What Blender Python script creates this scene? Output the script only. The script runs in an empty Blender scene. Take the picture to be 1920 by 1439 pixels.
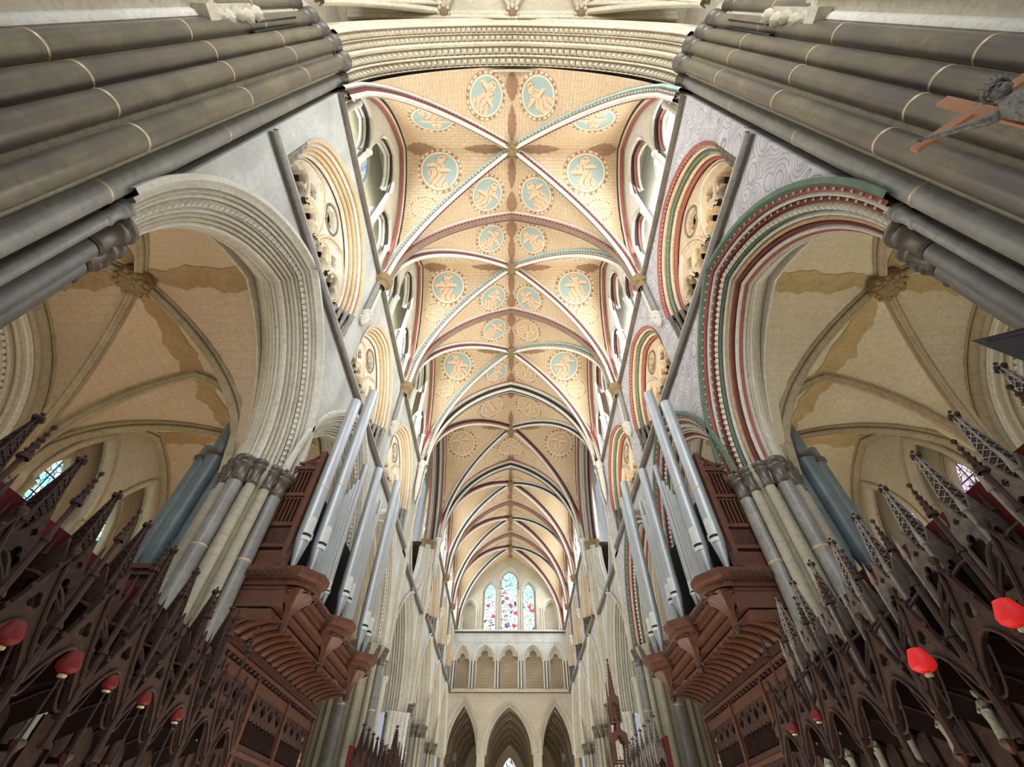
import bpy, math, random
import numpy as np
from mathutils import Matrix
random.seed(7); rng = np.random.default_rng(5)
sc = bpy.context.scene
COL = sc.collection
PI = math.pi
# ------------------------------------------------------------------ camera
cam = bpy.data.cameras.new('camera'); cam.sensor_width = 36; cam.lens = 15.35; cam.clip_start = .05; cam.clip_end = 400
camo = bpy.data.objects.new('camera', cam); COL.objects.link(camo)
camo.matrix_world = Matrix(((9.99989687e-01, -3.93935331e-03, -2.25984174e-03, 0), (-4.44833383e-03, -7.49320032e-01, -6.62193100e-01, 0),
                            (9.15267898e-04, 6.62196324e-01, -7.49329828e-01, 1.6), (0, 0, 0, 1)))
sc.camera = camo
sc.cycles.max_bounces = 4; sc.cycles.diffuse_bounces = 3; sc.cycles.glossy_bounces = 2; sc.cycles.use_adaptive_sampling = True; sc.cycles.adaptive_threshold = .05; sc.cycles.adaptive_min_samples = 12; sc.cycles.use_light_tree = True; sc.cycles.caustics_reflective = False; sc.cycles.caustics_refractive = False
# ------------------------------------------------------------------ view
sc.view_settings.view_transform = 'Standard'; sc.view_settings.look = 'None'; sc.view_settings.gamma = 1
sc.view_settings.use_curve_mapping = False; sc.view_settings.exposure = 0.1
# ------------------------------------------------------------------ daylight, lamps and added fill lights
w = bpy.data.worlds.new('world'); sc.world = w; w.use_nodes = True
w.node_tree.nodes['Background'].inputs[0].default_value = (.82, .9, 1, 1)
w.node_tree.nodes['Background'].inputs[1].default_value = .45
def area(name, loc, target, size, power, col=(1, 1, 1), sy=None, spread=None):
    l = bpy.data.lights.new(name, 'AREA'); l.energy = power; l.color = col; l.size = size
    if sy: l.shape = 'RECTANGLE'; l.size_y = sy
    if spread: l.spread = spread
    o = bpy.data.objects.new(name, l); COL.objects.link(o)
    d = np.array(target, float) - np.array(loc, float); d /= np.linalg.norm(d)
    from mathutils import Vector
    o.rotation_mode = 'QUATERNION'; o.rotation_quaternion = Vector(d).to_track_quat('-Z', 'Y'); o.location = loc
    return o
def spot(name, loc, target, power, col, angle=2.2, r=.15):
    l = bpy.data.lights.new(name, 'SPOT'); l.energy = power; l.color = col; l.spot_size = angle; l.spot_blend = .8; l.shadow_soft_size = r
    o = bpy.data.objects.new(name, l); COL.objects.link(o)
    from mathutils import Vector
    d = Vector(target) - Vector(loc)
    o.rotation_mode = 'QUATERNION'; o.rotation_quaternion = d.to_track_quat('-Z', 'Y'); o.location = loc
    return o
BAYS = [(2.3, 8.95), (8.95, 14.95), (14.95, 21.4), (21.4, 30.4), (30.4, 36.2), (36.2, 42.0), (42.0, 47.8)]
WARM = (1, .86, .66); DAY = (.86, .93, 1)
# added area light standing in for nave daylight from behind, aimed at the vault
area('west_daylight_fill', (0, -9, 17), (0, 14, 21), 9, 1500, (.97, .97, 1), 10, 2.2)
area('floor_bounce_fill', (0, 13, .4), (0, 13, 20), 5.5, 800, (1, .92, .80), 18)  # unseen upward fill added in place of light bounced off the floor
area('floor_bounce_fill_east', (0, 36, .4), (0, 36, 20), 6, 1200, (1, .92, .8), 22)  # same added fill below the east bays
for i, (a, b) in enumerate(BAYS):
    m = (a + b) / 2
    for s in (-1, 1):
        if i != 3:
            area('clerestory_daylight', (s * 6.5, m, 21.2), (0, m, 18.5), 4.2, 950 if s > 0 else 640, DAY, 4.5)
            spot('triforium_lamp', (s * 5.86, m - .2, 13.35), (s * 6.0, m, 17), 60, (1, .74, .45), 2.9, .1)
            area('aisle_fill', (s * 10.1, m, 6.0), (s * 10.1, m, 12), 1.6, 88, (1, .82, .60) if s < 0 else (1, .88, .68), 3.0)  # unseen panel added to brighten the aisle vault
        else:
            area('transept_fill', (s * 11.5, m, 17), (0, m, 15), 6, 450, DAY, 9)  # added fill inside the transept, standing in for its daylight
for y in (5.6, 12, 18):
    for s in (-1, 1):
        spot('vault_uplighter', (s * 5.0, y, 13.6), (-s * 1.5, y, 26), 420, WARM, 2.6, .25)
# ------------------------------------------------------------------ materials
def nt(name):
    m = bpy.data.materials.new(name); m.use_nodes = True
    t = m.node_tree; return m, t, t.nodes['Principled BSDF']
def coords(t, plane):
    if plane == 'uv':
        n = t.nodes.new('ShaderNodeUVMap'); return n.outputs[0]
    g = t.nodes.new('ShaderNodeNewGeometry')
    if plane == 'xyz': return g.outputs['Position']
    s = t.nodes.new('ShaderNodeSeparateXYZ'); t.links.new(g.outputs['Position'], s.inputs[0])
    c = t.nodes.new('ShaderNodeCombineXYZ')
    a, b = {'yz': ('Y', 'Z'), 'xz': ('X', 'Z'), 'xy': ('X', 'Y')}[plane]
    t.links.new(s.outputs[a], c.inputs[0]); t.links.new(s.outputs[b], c.inputs[1]); return c.outputs[0]
def mixc(t, fac, c1, c2, blend='MIX'):
    n = t.nodes.new('ShaderNodeMix'); n.data_type = 'RGBA'; n.blend_type = blend
    for i, v in ((0, fac), (6, c1), (7, c2)):
        if hasattr(v, 'default_value') or hasattr(v, 'is_linked'): t.links.new(v, n.inputs[i])
        elif i: n.inputs[i].default_value = (*v, 1)
        else: n.inputs[i].default_value = v
    return n.outputs[2]
def noise(t, vec, scale, detail=4, rough=.55):
    n = t.nodes.new('ShaderNodeTexNoise'); n.inputs['Scale'].default_value = scale; n.inputs['Detail'].default_value = detail
    n.inputs['Roughness'].default_value = rough; t.links.new(vec, n.inputs['Vector']); return n.outputs[0]
def ramp(t, fac, a, b, c1=(0, 0, 0), c2=(1, 1, 1)):
    n = t.nodes.new('ShaderNodeValToRGB'); n.color_ramp.elements[0].position = a; n.color_ramp.elements[1].position = b
    n.color_ramp.elements[0].color = (*c1, 1); n.color_ramp.elements[1].color = (*c2, 1)
    t.links.new(fac, n.inputs[0]); return n.outputs[0]
def bump(t, b, h, st=.3, dist=.02):
    n = t.nodes.new('ShaderNodeBump'); n.inputs['Strength'].default_value = st; n.inputs['Distance'].default_value = dist
    t.links.new(h, n.inputs['Height']); t.links.new(n.outputs[0], b.inputs['Normal'])
MATS = {}
def stone(name, c1, c2, scale=1.2, rough=.8, brick=None, mortar=None, plane='xyz', st=.35, bw=.7, rh=.3, ms=.012, patch=None, spec=.3, streak=None):
    m, t, b = nt(name); v = coords(t, 'xyz')
    n1 = noise(t, v, scale, 6, .62); col = mixc(t, ramp(t, n1, .3, .7), c1, c2)
    n2 = noise(t, v, 9, 3); col = mixc(t, ramp(t, n2, .45, .85), col, tuple(x * .8 for x in c1))
    t.nodes[-1].inputs if False else None
    if patch:
        n3 = noise(t, v, patch[1], 3, .5); col = mixc(t, ramp(t, n3, patch[2], patch[2] + .02), col, patch[0])
    if streak:
        mp = t.nodes.new('ShaderNodeMapping'); mp.inputs['Scale'].default_value = streak[1]; t.links.new(v, mp.inputs[0])
        n4 = noise(t, mp.outputs[0], 1, 4); col = mixc(t, ramp(t, n4, .45, .65), col, streak[0])
    h = n2
    if brick:
        bk = t.nodes.new('ShaderNodeTexBrick'); t.links.new(coords(t, plane), bk.inputs['Vector'])
        bk.inputs['Scale'].default_value = 1; bk.inputs['Brick Width'].default_value = bw; bk.inputs['Row Height'].default_value = rh
        bk.inputs['Mortar Size'].default_value = ms; bk.inputs['Color1'].default_value = (0, 0, 0, 1); bk.inputs['Color2'].default_value = (.35, .35, .35, 1)
        bk.inputs['Mortar'].default_value = (1, 1, 1, 1); bk.inputs['Mortar Smooth'].default_value = .1
        f = t.nodes.new('ShaderNodeMath'); f.operation = 'MULTIPLY'; f.inputs[1].default_value = brick; t.links.new(bk.outputs['Fac'], f.inputs[0])
        bc = mixc(t, bk.outputs['Color'], col, tuple(x * .8 for x in c2)); 
        col = mixc(t, f.outputs[0], bc, mortar)
    t.links.new(col, b.inputs['Base Color']); b.inputs['Roughness'].default_value = rough; b.inputs['Specular IOR Level'].default_value = spec
    bump(t, b, h, st); MATS[name] = m; return m
def plain(name, c, rough=.6, metal=0, var=.25, scale=6, st=.2, spec=.4):
    m, t, b = nt(name); v = coords(t, 'xyz'); n1 = noise(t, v, scale, 4)
    t.links.new(mixc(t, ramp(t, n1, .3, .7), tuple(x * (1 - var) for x in c), c), b.inputs['Base Color'])
    b.inputs['Roughness'].default_value = rough; b.inputs['Metallic'].default_value = metal; b.inputs['Specular IOR Level'].default_value = spec
    bump(t, b, n1, st, .01); MATS[name] = m; return m
def glass(name, c1, c2, lead, strength, scale=3.2, plane='yz', accent=None, grid=True):
    m, t, b = nt(name); v = coords(t, plane)
    n = noise(t, v, 2.5, 4); col = mixc(t, ramp(t, n, .35, .65), c1, c2)
    vo = t.nodes.new('ShaderNodeTexVoronoi'); vo.feature = 'DISTANCE_TO_EDGE'; vo.inputs['Scale'].default_value = scale; t.links.new(v, vo.inputs['Vector'])
    if accent:
        v2 = t.nodes.new('ShaderNodeTexVoronoi'); v2.inputs['Scale'].default_value = scale; t.links.new(v, v2.inputs['Vector'])
        h = t.nodes.new('ShaderNodeSeparateColor'); t.links.new(v2.outputs['Color'], h.inputs[0])
        for k, (ac, lo) in enumerate(accent): col = mixc(t, ramp(t, h.outputs[k], lo, lo + .01), col, ac)
    col = mixc(t, ramp(t, vo.outputs['Distance'], .03, .07, (1, 1, 1), (0, 0, 0)), col, lead)
    if grid:
        bk = t.nodes.new('ShaderNodeTexBrick'); t.links.new(v, bk.inputs['Vector']); bk.offset = 0
        bk.inputs['Scale'].default_value = 1; bk.inputs['Brick Width'].default_value = .6; bk.inputs['Row Height'].default_value = .6; bk.inputs['Mortar Size'].default_value = .025
        col = mixc(t, bk.outputs['Fac'], col, lead)
    t.links.new(col, b.inputs['Base Color']); t.links.new(col, b.inputs['Emission Color']); b.inputs['Emission Strength'].default_value = strength
    b.inputs['Roughness'].default_value = .3; MATS[name] = m; return m
S_N = stone('north_wall_stone', (.60, .62, .58), (.74, .75, .70), brick=.35, mortar=(.45, .45, .42), plane='yz', bw=.9, rh=.34, streak=((.42, .43, .40), (.5, .9, .35)))
m, t, b = nt('south_wall_painted_scrolls'); v = coords(t, 'yz')
nz = t.nodes.new('ShaderNodeTexNoise'); nz.inputs['Scale'].default_value = 1.1; t.links.new(v, nz.inputs['Vector'])
vv = t.nodes.new('ShaderNodeMix'); vv.data_type = 'VECTOR'; vv.inputs[0].default_value = .22; t.links.new(v, vv.inputs[4]); t.links.new(nz.outputs[1], vv.inputs[5])
vo = t.nodes.new('ShaderNodeTexVoronoi'); vo.inputs['Scale'].default_value = 1.9; t.links.new(vv.outputs[1], vo.inputs['Vector'])
ml = t.nodes.new('ShaderNodeMath'); ml.operation = 'MULTIPLY'; ml.inputs[1].default_value = 44; t.links.new(vo.outputs['Distance'], ml.inputs[0])
sn = t.nodes.new('ShaderNodeMath'); sn.operation = 'SINE'; t.links.new(ml.outputs[0], sn.inputs[0])
base = mixc(t, ramp(t, noise(t, v, 2.5, 5), .35, .65), (.50, .48, .50), (.68, .68, .68))
col = mixc(t, ramp(t, sn.outputs[0], .72, .95), base, (.36, .29, .29))
t.links.new(col, b.inputs['Base Color']); b.inputs['Roughness'].default_value = .85; MATS['south_wall_painted_scrolls'] = m; S_S = m
S_E = stone('east_wall_stone', (.60, .53, .40), (.72, .66, .52), brick=.3, mortar=(.45, .38, .28), plane='xz', bw=.8, rh=.32)
S_TRI = stone('triforium_back_stone', (.74, .60, .42), (.62, .48, .32), brick=.5, mortar=(.42, .32, .2), plane='xz', bw=.6, rh=.25)
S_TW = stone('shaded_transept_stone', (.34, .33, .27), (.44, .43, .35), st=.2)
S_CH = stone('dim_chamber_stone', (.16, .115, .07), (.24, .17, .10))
S_MN = stone('moulding_stone', (.56, .50, .37), (.70, .65, .52), scale=.8, st=.2)
S_MW = stone('pale_moulding_stone', (.66, .63, .54), (.80, .78, .70), scale=.8, st=.2)
S_DK = stone('umber_stone', (.20, .16, .11), (.28, .23, .17), st=.2)  # dark umber on some rib and arch rolls and the triforium ring
S_WM = stone('warm_moulding_stone', (.66, .50, .32), (.76, .64, .46), scale=.8, st=.2)
S_CR = stone('crossing_arch_stone', (.62, .55, .40), (.76, .71, .57), st=.2)
S_GR = stone('green_grey_stone', (.46, .45, .34), (.60, .59, .46), st=.4, brick=.25, mortar=(.36, .35, .26), plane='yz')
RED = plain('red_paint', (.42, .14, .11), .8); DRED = plain('dark_red_paint', (.22, .06, .05), .8)
GRN = plain('green_paint', (.17, .24, .17), .8); TEAL = plain('pale_teal_paint', (.46, .62, .56), .8); OCH = plain('ochre_paint', (.66, .46, .26), .8)
BLK = plain('black_line_paint', (.05, .045, .045), .8)
VAULT = stone('vault_painted_masonry', (.62, .44, .26), (.76, .60, .40), scale=.5, brick=.6, mortar=(.40, .25, .13), plane='uv', bw=.46, rh=.18, ms=.010, st=.2)
AISLEV = stone('aisle_vault_plaster', (.60, .52, .34), (.74, .67, .50), scale=.5, brick=.14, mortar=(.42, .30, .17), plane='uv', bw=.6, rh=.25, ms=.01)
AISLEN = stone('brown_aisle_vault_plaster', (.56, .42, .27), (.68, .54, .38), scale=.5, brick=.14, mortar=(.36, .24, .13), plane='uv', bw=.6, rh=.25, ms=.01)
CROSSV = stone('crossing_vault_plaster', (.64, .58, .42), (.72, .67, .52), st=.1)
STAIN = stone('ochre_stained_plaster', (.44, .33, .16), (.54, .42, .23), st=.2)
STAINN = stone('brown_stained_plaster', (.36, .24, .12), (.46, .33, .18), st=.2)
RIBA = stone('aisle_rib_stone', (.38, .31, .20), (.50, .43, .29))
PURB = stone('purbeck_marble_shaft', (.115, .095, .065), (.21, .185, .12), scale=1.6, rough=.32, st=.15, spec=.6, streak=((.10, .085, .075), (1.5, 1.5, .5)))
PURBG = stone('grey_purbeck_shaft', (.22, .22, .20), (.34, .34, .31), scale=1.5, rough=.4, st=.15, spec=.5)
PURBGD = stone('slate_grey_shaft', (.12, .12, .115), (.20, .20, .19), scale=1.5, rough=.4, st=.15, spec=.5)
PURBD = stone('dark_purbeck_capital', (.085, .068, .052), (.16, .135, .105), scale=3, rough=.38, st=.2, spec=.6)
PIERC = stone('pier_core_stone', (.40, .37, .27), (.54, .50, .38), scale=1.4, brick=.5, mortar=(.3, .28, .2), plane='yz', bw=3, rh=.45)
BRASS = plain('pale_joint_ring', (.72, .58, .36), .4, .2)
WOOD = plain('red_brown_carved_oak', (.10, .040, .028), .5, 0, .45, 9, .5)
WOODL = plain('organ_case_oak', (.165, .068, .040), .45, 0, .35, 7, .4)
WOODD = plain('dark_stall_oak', (.028, .009, .007), .55, 0, .5, 8, .6)
WOODP = plain('dusty_grey_oak', (.085, .044, .031), .7, 0, .5, 12, .6)
WOODG = plain('lit_weathered_spire_wood', (.42, .38, .33), .7, 0, .4, 14, .5)  # south spires: weathered grey, with their lit paleness put into the colour
WOODM = plain('half_lit_dusty_spire_wood', (.22, .18, .145), .7, 0, .5, 14, .5)  # dusty mid tone of the same lit paleness, for the south tabernacles
ORB = plain('orange_oak_beam', (.52, .24, .13), .5)
PIPE = plain('polished_tin_pipe', (.50, .54, .56), .45, .45, .12, 2, .03)
PIPEM = plain('pale_pipe_mouth_metal', (.70, .74, .70), .5, .1, .05, 3, .02)
PIPEB = plain('blue_grey_zinc_pipe', (.20, .26, .28), .45, .2, .3, 3, .1)
MOUTH = plain('pipe_mouth_gloom', (.02, .02, .02), .8)
FRAME = plain('blue_grey_steel_frame', (.30, .37, .42), .5, .2)
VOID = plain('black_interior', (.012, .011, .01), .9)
REDC = plain('crimson_cloth', (.20, .018, .022), .9)
COP = plain('copper_brown_cross_wood', (.60, .27, .13), .6, 0, .12, 40)
SILV = plain('rough_dark_silver_figure', (.36, .36, .33), .5, .35, .6, 45, 1)
STAT = plain('pale_alabaster_figure', (.50, .50, .40), .6, 0, .4, 20)
IRON = plain('dark_iron', (.03, .03, .032), .6)
BOSS = stone('carved_boss_stone', (.20, .13, .065), (.40, .29, .15), scale=9, st=.9)
G_CL = glass('clerestory_glass_blue', (.50, .60, .78), (.25, .33, .48), (.10, .12, .15), 1.0)
G_CR = glass('clerestory_glass_white', (.85, .93, 1), (.65, .78, .88), (.30, .34, .36), 1.5)
G_E = glass('east_stained_glass', (.80, .90, .93), (.66, .76, .84), (.03, .035, .05), 1.2, 2.9, 'xz', [((.55, .06, .08), .95), ((.10, .18, .6), .96), ((.45, .55, .38), .93)], False)
G_EB = glass('east_glass_turquoise', (.35, .75, .80), (.65, .9, .95), (.05, .12, .15), 1.2, 2.8, 'xz', None, False)
G_AL = glass('north_aisle_glass', (.25, .62, .68), (.50, .85, .9), (.01, .02, .03), 1.4, 5, 'yz', [((.6, .08, .06), .95), ((.06, .1, .5), .9), ((.75, .8, .75), .8)])
G_AR = glass('south_aisle_glass', (.60, .52, .72), (.72, .58, .60), (.02, .02, .03), 1.1, 6, 'yz')
m, t, b = nt('red_lamp_shade'); b.inputs['Base Color'].default_value = (.6, .02, .02, 1); b.inputs['Roughness'].default_value = .5
b.inputs['Emission Color'].default_value = (.9, .02, .02, 1); b.inputs['Emission Strength'].default_value = .35; LAMP = m
m2, t, b = nt('dim_red_lamp_shade'); b.inputs['Base Color'].default_value = (.16, .008, .008, 1); b.inputs['Roughness'].default_value = .6
b.inputs['Emission Color'].default_value = (.6, .02, .01, 1); b.inputs['Emission Strength'].default_value = .03; LAMPD = m2
m3, t, b = nt('painted_medallion'); at = t.nodes.new('ShaderNodeVertexColor'); at.layer_name = 'Col'
t.links.new(at.outputs[0], b.inputs['Base Color']); b.inputs['Roughness'].default_value = .9; MEDAL = m3
# ------------------------------------------------------------------ mesh helper
class MB:
    def __init__(s): s.v = []; s.f = []; s.mi = []; s.n = 0; s.mats = []
    def mid(s, m):
        if m not in s.mats: s.mats.append(m)
        return s.mats.index(m)
    def add(s, V, Fc, m):
        V = np.asarray(V, float).reshape(-1, 3); s.v.append(V)
        k = s.mid(m) if not isinstance(m, (list, np.ndarray)) else None
        for i, f in enumerate(Fc):
            s.f.append(tuple(int(x) + s.n for x in f)); s.mi.append(k if k is not None else m[i])
        s.n += len(V); return s
    def grid(s, P, m, cu=False, cv=False, cols=None):
        P = np.asarray(P, float); a, b = P.shape[:2]; Fc = []; mm = []
        for i in range(a if cu else a - 1):
            for j in range(b if cv else b - 1):
                i2 = (i + 1) % a; j2 = (j + 1) % b
                Fc.append((i * b + j, i * b + j2, i2 * b + j2, i2 * b + j))
                if cols is not None: mm.append(s.mid(cols[j]))
        return s.add(P, Fc, mm if cols is not None else m)
    def box(s, x0, x1, y0, y1, z0, z1, m):
        V = [(x, y, z) for x in (x0, x1) for y in (y0, y1) for z in (z0, z1)]
        return s.add(V, [(0, 1, 3, 2), (4, 6, 7, 5), (0, 4, 5, 1), (2, 3, 7, 6), (0, 2, 6, 4), (1, 5, 7, 3)], m)
    def beam(s, p, q, w, h, m, up=(0, 0, 1)):
        p = np.array(p, float); q = np.array(q, float); t = q - p; t /= np.linalg.norm(t)
        u = np.cross(t, up); 
        if np.linalg.norm(u) < 1e-3: u = np.array([1., 0, 0])
        u /= np.linalg.norm(u); n = np.cross(u, t)
        V = [c + u * w / 2 * a + n * h / 2 * b for c in (p, q) for a, b in ((-1, -1), (1, -1), (1, 1), (-1, 1))]
        return s.add(V, [(0, 1, 2, 3), (7, 6, 5, 4), (0, 4, 5, 1), (1, 5, 6, 2), (2, 6, 7, 3), (3, 7, 4, 0)], m)
    def lathe(s, x, y, prof, m, n=14, cols=None):
        a = np.linspace(0, 2 * PI, n, endpoint=False)
        P = np.array([[(x + r * math.cos(t), y + r * math.sin(t), z) for r, z in prof] for t in a])
        return s.grid(P, m, cu=True, cols=cols)
    def cyl(s, x, y, r, z0, z1, m, n=14): return s.lathe(x, y, [(.0, z0), (r, z0), (r, z1), (0, z1)], m, n)
    def tube(s, pts, r, m, n=8):
        pts = np.asarray(pts, float); k = len(pts); rr = np.full(k, r) if np.isscalar(r) else np.asarray(r)
        t = np.gradient(pts, axis=0); t /= np.linalg.norm(t, axis=1)[:, None] + 1e-9
        ref = np.array([0, 0, 1.]) if abs(t[:, 2]).mean() < .8 else np.array([1., 0, 0])
        P = []
        for i in range(k):
            u = np.cross(t[i], ref); u /= np.linalg.norm(u) + 1e-9; v = np.cross(t[i], u)
            P.append([pts[i] + rr[i] * (u * math.cos(a) + v * math.sin(a)) for a in np.linspace(0, 2 * PI, n, endpoint=False)])
        s.grid(P, m, cv=True)
        return s.add([P[0][j] for j in range(n)] + [P[-1][j] for j in range(n)], [tuple(range(n)), tuple(range(n, 2 * n))], m)
    def sphere(s, c, r, m, n=8, sx=1, sy=1, sz=1):
        P = [[(c[0] + sx * r * math.sin(p) * math.cos(a), c[1] + sy * r * math.sin(p) * math.sin(a), c[2] + sz * r * math.cos(p)) for p in np.linspace(0.001, PI - .001, n // 2 + 2)] for a in np.linspace(0, 2 * PI, n, endpoint=False)]
        return s.grid(P, m, cu=True)
    def mesh(s, name):
        me = bpy.data.meshes.new(name)
        me.from_pydata(np.concatenate(s.v), [], s.f)
        for m in s.mats: me.materials.append(m)
        me.polygons.foreach_set('material_index', s.mi)
        me.polygons.foreach_set('use_smooth', [True] * len(s.f))
        me.update(); me.set_sharp_from_angle(angle=.65); return me
    def build(s, name, parent=None, label=None, cat=None, group=None, kind=None):
        o = bpy.data.objects.new(name, s.mesh(name)); COL.objects.link(o)
        if parent: o.parent = parent
        return tag(o, label, cat, group, kind)
def tag(o, label=None, cat=None, group=None, kind=None):
    if label: o['label'] = label
    if cat: o['category'] = cat
    if group: o['group'] = group
    if kind: o['kind'] = kind
    return o
def empty(name, label, cat, group=None, loc=(0, 0, 0)):
    o = bpy.data.objects.new(name, None); o.location = loc; COL.objects.link(o); return tag(o, label, cat, group)
def copy_tree(o, dx=(0, 0, 0), label=None):
    c = o.copy(); COL.objects.link(c); c.location = (o.location[0] + dx[0], o.location[1] + dx[1], o.location[2] + dx[2])
    if label: c['label'] = label
    for ch in list(o.children):
        d = ch.copy(); COL.objects.link(d); d.parent = c
        for g in list(ch.children):
            e = g.copy(); COL.objects.link(e); e.parent = d
    return c
# ---- planar plates with holes, filled by a 2D curve
_pc = {}
def plate_geo(polys, depth):
    cu = bpy.data.curves.new('c', 'CURVE'); cu.dimensions = '2D'; cu.fill_mode = 'BOTH'; cu.extrude = depth / 2
    for poly in polys:
        sp = cu.splines.new('POLY'); sp.points.add(len(poly) - 1)
        a = np.zeros((len(poly), 4)); a[:, :2] = poly; a[:, 3] = 1; sp.points.foreach_set('co', a.ravel()); sp.use_cyclic_u = True
    ob = bpy.data.objects.new('c', cu)
    me = ob.to_mesh(); V = np.array([v.co[:] for v in me.vertices]); Fc = [tuple(p.vertices) for p in me.polygons]
    ob.to_mesh_clear(); bpy.data.objects.remove(ob); bpy.data.curves.remove(cu)
    return V, Fc
def plate(mb, T, polys, d0, depth, m):
    V, Fc = plate_geo(polys, depth)
    if len(V) == 0: return mb
    return mb.add([T(v[0], d0 + v[2], v[1]) for v in V], Fc, m)
def rect(u0, u1, z0, z1): return [(u0, z0), (u1, z0), (u1, z1), (u0, z1)]
def arc_r(a, h): return (a * a + h * h) / (2 * a)
def arch_line(um, a, h, zs, o=0, n=10):
    """two-centred pointed arch from left springing to right springing, offset outwards by o"""
    r = arc_r(a, h); c = r - a; R = r + o
    if R <= c: return np.array([(um, zs)] * (2 * n + 1))
    A = math.acos(max(-1, min(1, c / R))); th = np.linspace(0, A, n + 1)
    right = np.stack([um - c + R * np.cos(th), zs + R * np.sin(th)], 1)
    left = right.copy(); left[:, 0] = 2 * um - left[:, 0]
    return np.concatenate([left, right[::-1][1:]])
def lancet(um, a, z0, zs, h, n=8):
    L = arch_line(um, a, h, zs, 0, n); return [(um - a, z0)] + [tuple(p) for p in L] + [(um + a, z0)]
def foil(cx, cy, n, c, rho, k=10, rot=PI / 2):
    out = []
    for i in range(n * k):
        th = 2 * PI * i / (n * k); ph = ((th + PI / n) % (2 * PI / n)) - PI / n
        r = c * math.cos(ph) + math.sqrt(max(rho * rho - (c * math.sin(ph)) ** 2, 1e-6))
        out.append((cx + r * math.cos(th + rot), cy + r * math.sin(th + rot)))
    return out
def trefoil_head(um, a, z0, zs):
    """opening with a cusped (trefoil) pointed head"""
    pts = [(um - a, z0), (um - a, zs)]
    for cx, cy, t0, t1 in ((um - a * .52, zs + .10 * a, PI, .30 * PI), (um, zs + .85 * a, 1.08 * PI, -.08 * PI), (um + a * .52, zs + .10 * a, .70 * PI, 0)):
        for t in np.linspace(t0, t1, 7): pts.append((cx + a * .5 * math.cos(t), cy + a * .62 * math.sin(t)))
    pts += [(um + a, zs), (um + a, z0)]; return pts
def scal(p0, p1, n, amp, k=5, side=1):
    p0 = np.array(p0, float); p1 = np.array(p1, float); t = p1 - p0; L = np.linalg.norm(t); nn = np.array([t[1], -t[0]]) / L * side
    out = []
    SS = {3: ((0, -1.3), (.28, .9), (.72, .9)), 4: ((0, -1.3), (.16, .25), (.5, 1), (.84, .25)), 5: ((0, -1.4), (.13, .2), (.36, .95), (.64, .95), (.87, .2))}[k]
    for i in range(n):
        for j, (q, d) in enumerate(SS):
            out.append(p0 + t * (i + q) / n + nn * amp * (0 if i == 0 and j == 0 else d))
    out.append(p1); return out
def roll_cols(mats, k=5): return [m for m in mats for _ in range(k)]
def arch_mould(mb, T, um, a, h, zs, prof, cols, n=20):
    P = []
    for (o, d) in prof: P.append([T(u, d, z) for u, z in arch_line(um, a, h, zs, o, n)])
    P = np.array(P).transpose(1, 0, 2); return mb.grid(P, None, cols=cols)
def studs(mb, T, um, a, h, zs, o, d, size, step, m, skip=0, dn=1):
    r = arc_r(a, h); c = r - a; R = r + o; A = math.acos(c / R); k = max(2, int(R * A / step))
    for i in range(k):
        th = (i + .5) / k * A
        for sg in (1, -1):
            cu, cz = um + sg * (-c + R * math.cos(th)), zs + R * math.sin(th)
            e = np.array([math.cos(th) * sg, math.sin(th)]); f = np.array([-math.sin(th) * sg, math.cos(th)]); s2 = size / 2
            V = [T(*((np.array([cu, cz]) + e * x * s2 + f * y * s2)[[0]]), d, (np.array([cu, cz]) + e * x * s2 + f * y * s2)[1]) for x, y in ((-1, -1), (1, -1), (1, 1), (-1, 1))]
            V.append(T(cu, d + size * .6 * dn, cz)); mb.add(V, [(0, 1, 4), (1, 2, 4), (2, 3, 4), (3, 0, 4)], m)
X0 = 5.55
def TS(s, x0=X0): return lambda u, d, z: (s * (x0 - d), u, z)
def TY(y0, sg=-1): return lambda u, d, z: (u, y0 + sg * d, z)
SIDE = {-1: 'north', 1: 'south'}
HAND = {-1: 'left', 1: 'right'}
def cap_prof(r, z, h=.55, f=1.55):
    """moulded bell capital, top of abacus at z"""
    return [(r, z - h - .1), (r * 1.22, z - h - .05), (r * 1.02, z - h + .02), (r * 1.06, z - h * .6), (r * 1.25, z - h * .42), (r * f * .92, z - h * .36), (r * f * .92, z - h * .28),
            (r * 1.3, z - h * .24), (r * f, z - h * .16), (r * f * 1.04, z - h * .08), (r * f, z), (0, z)]
exec_parts = []
# ------------------------------------------------------------------ floor and outer shell
MB().box(-19, 19, -14, 70, -.3, 0, stone('floor_limestone', (.5, .46, .38), (.6, .56, .46), brick=.4, mortar=(.3, .27, .22), plane='xy', bw=.9, rh=.9)).build('floor', kind='structure')
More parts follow.
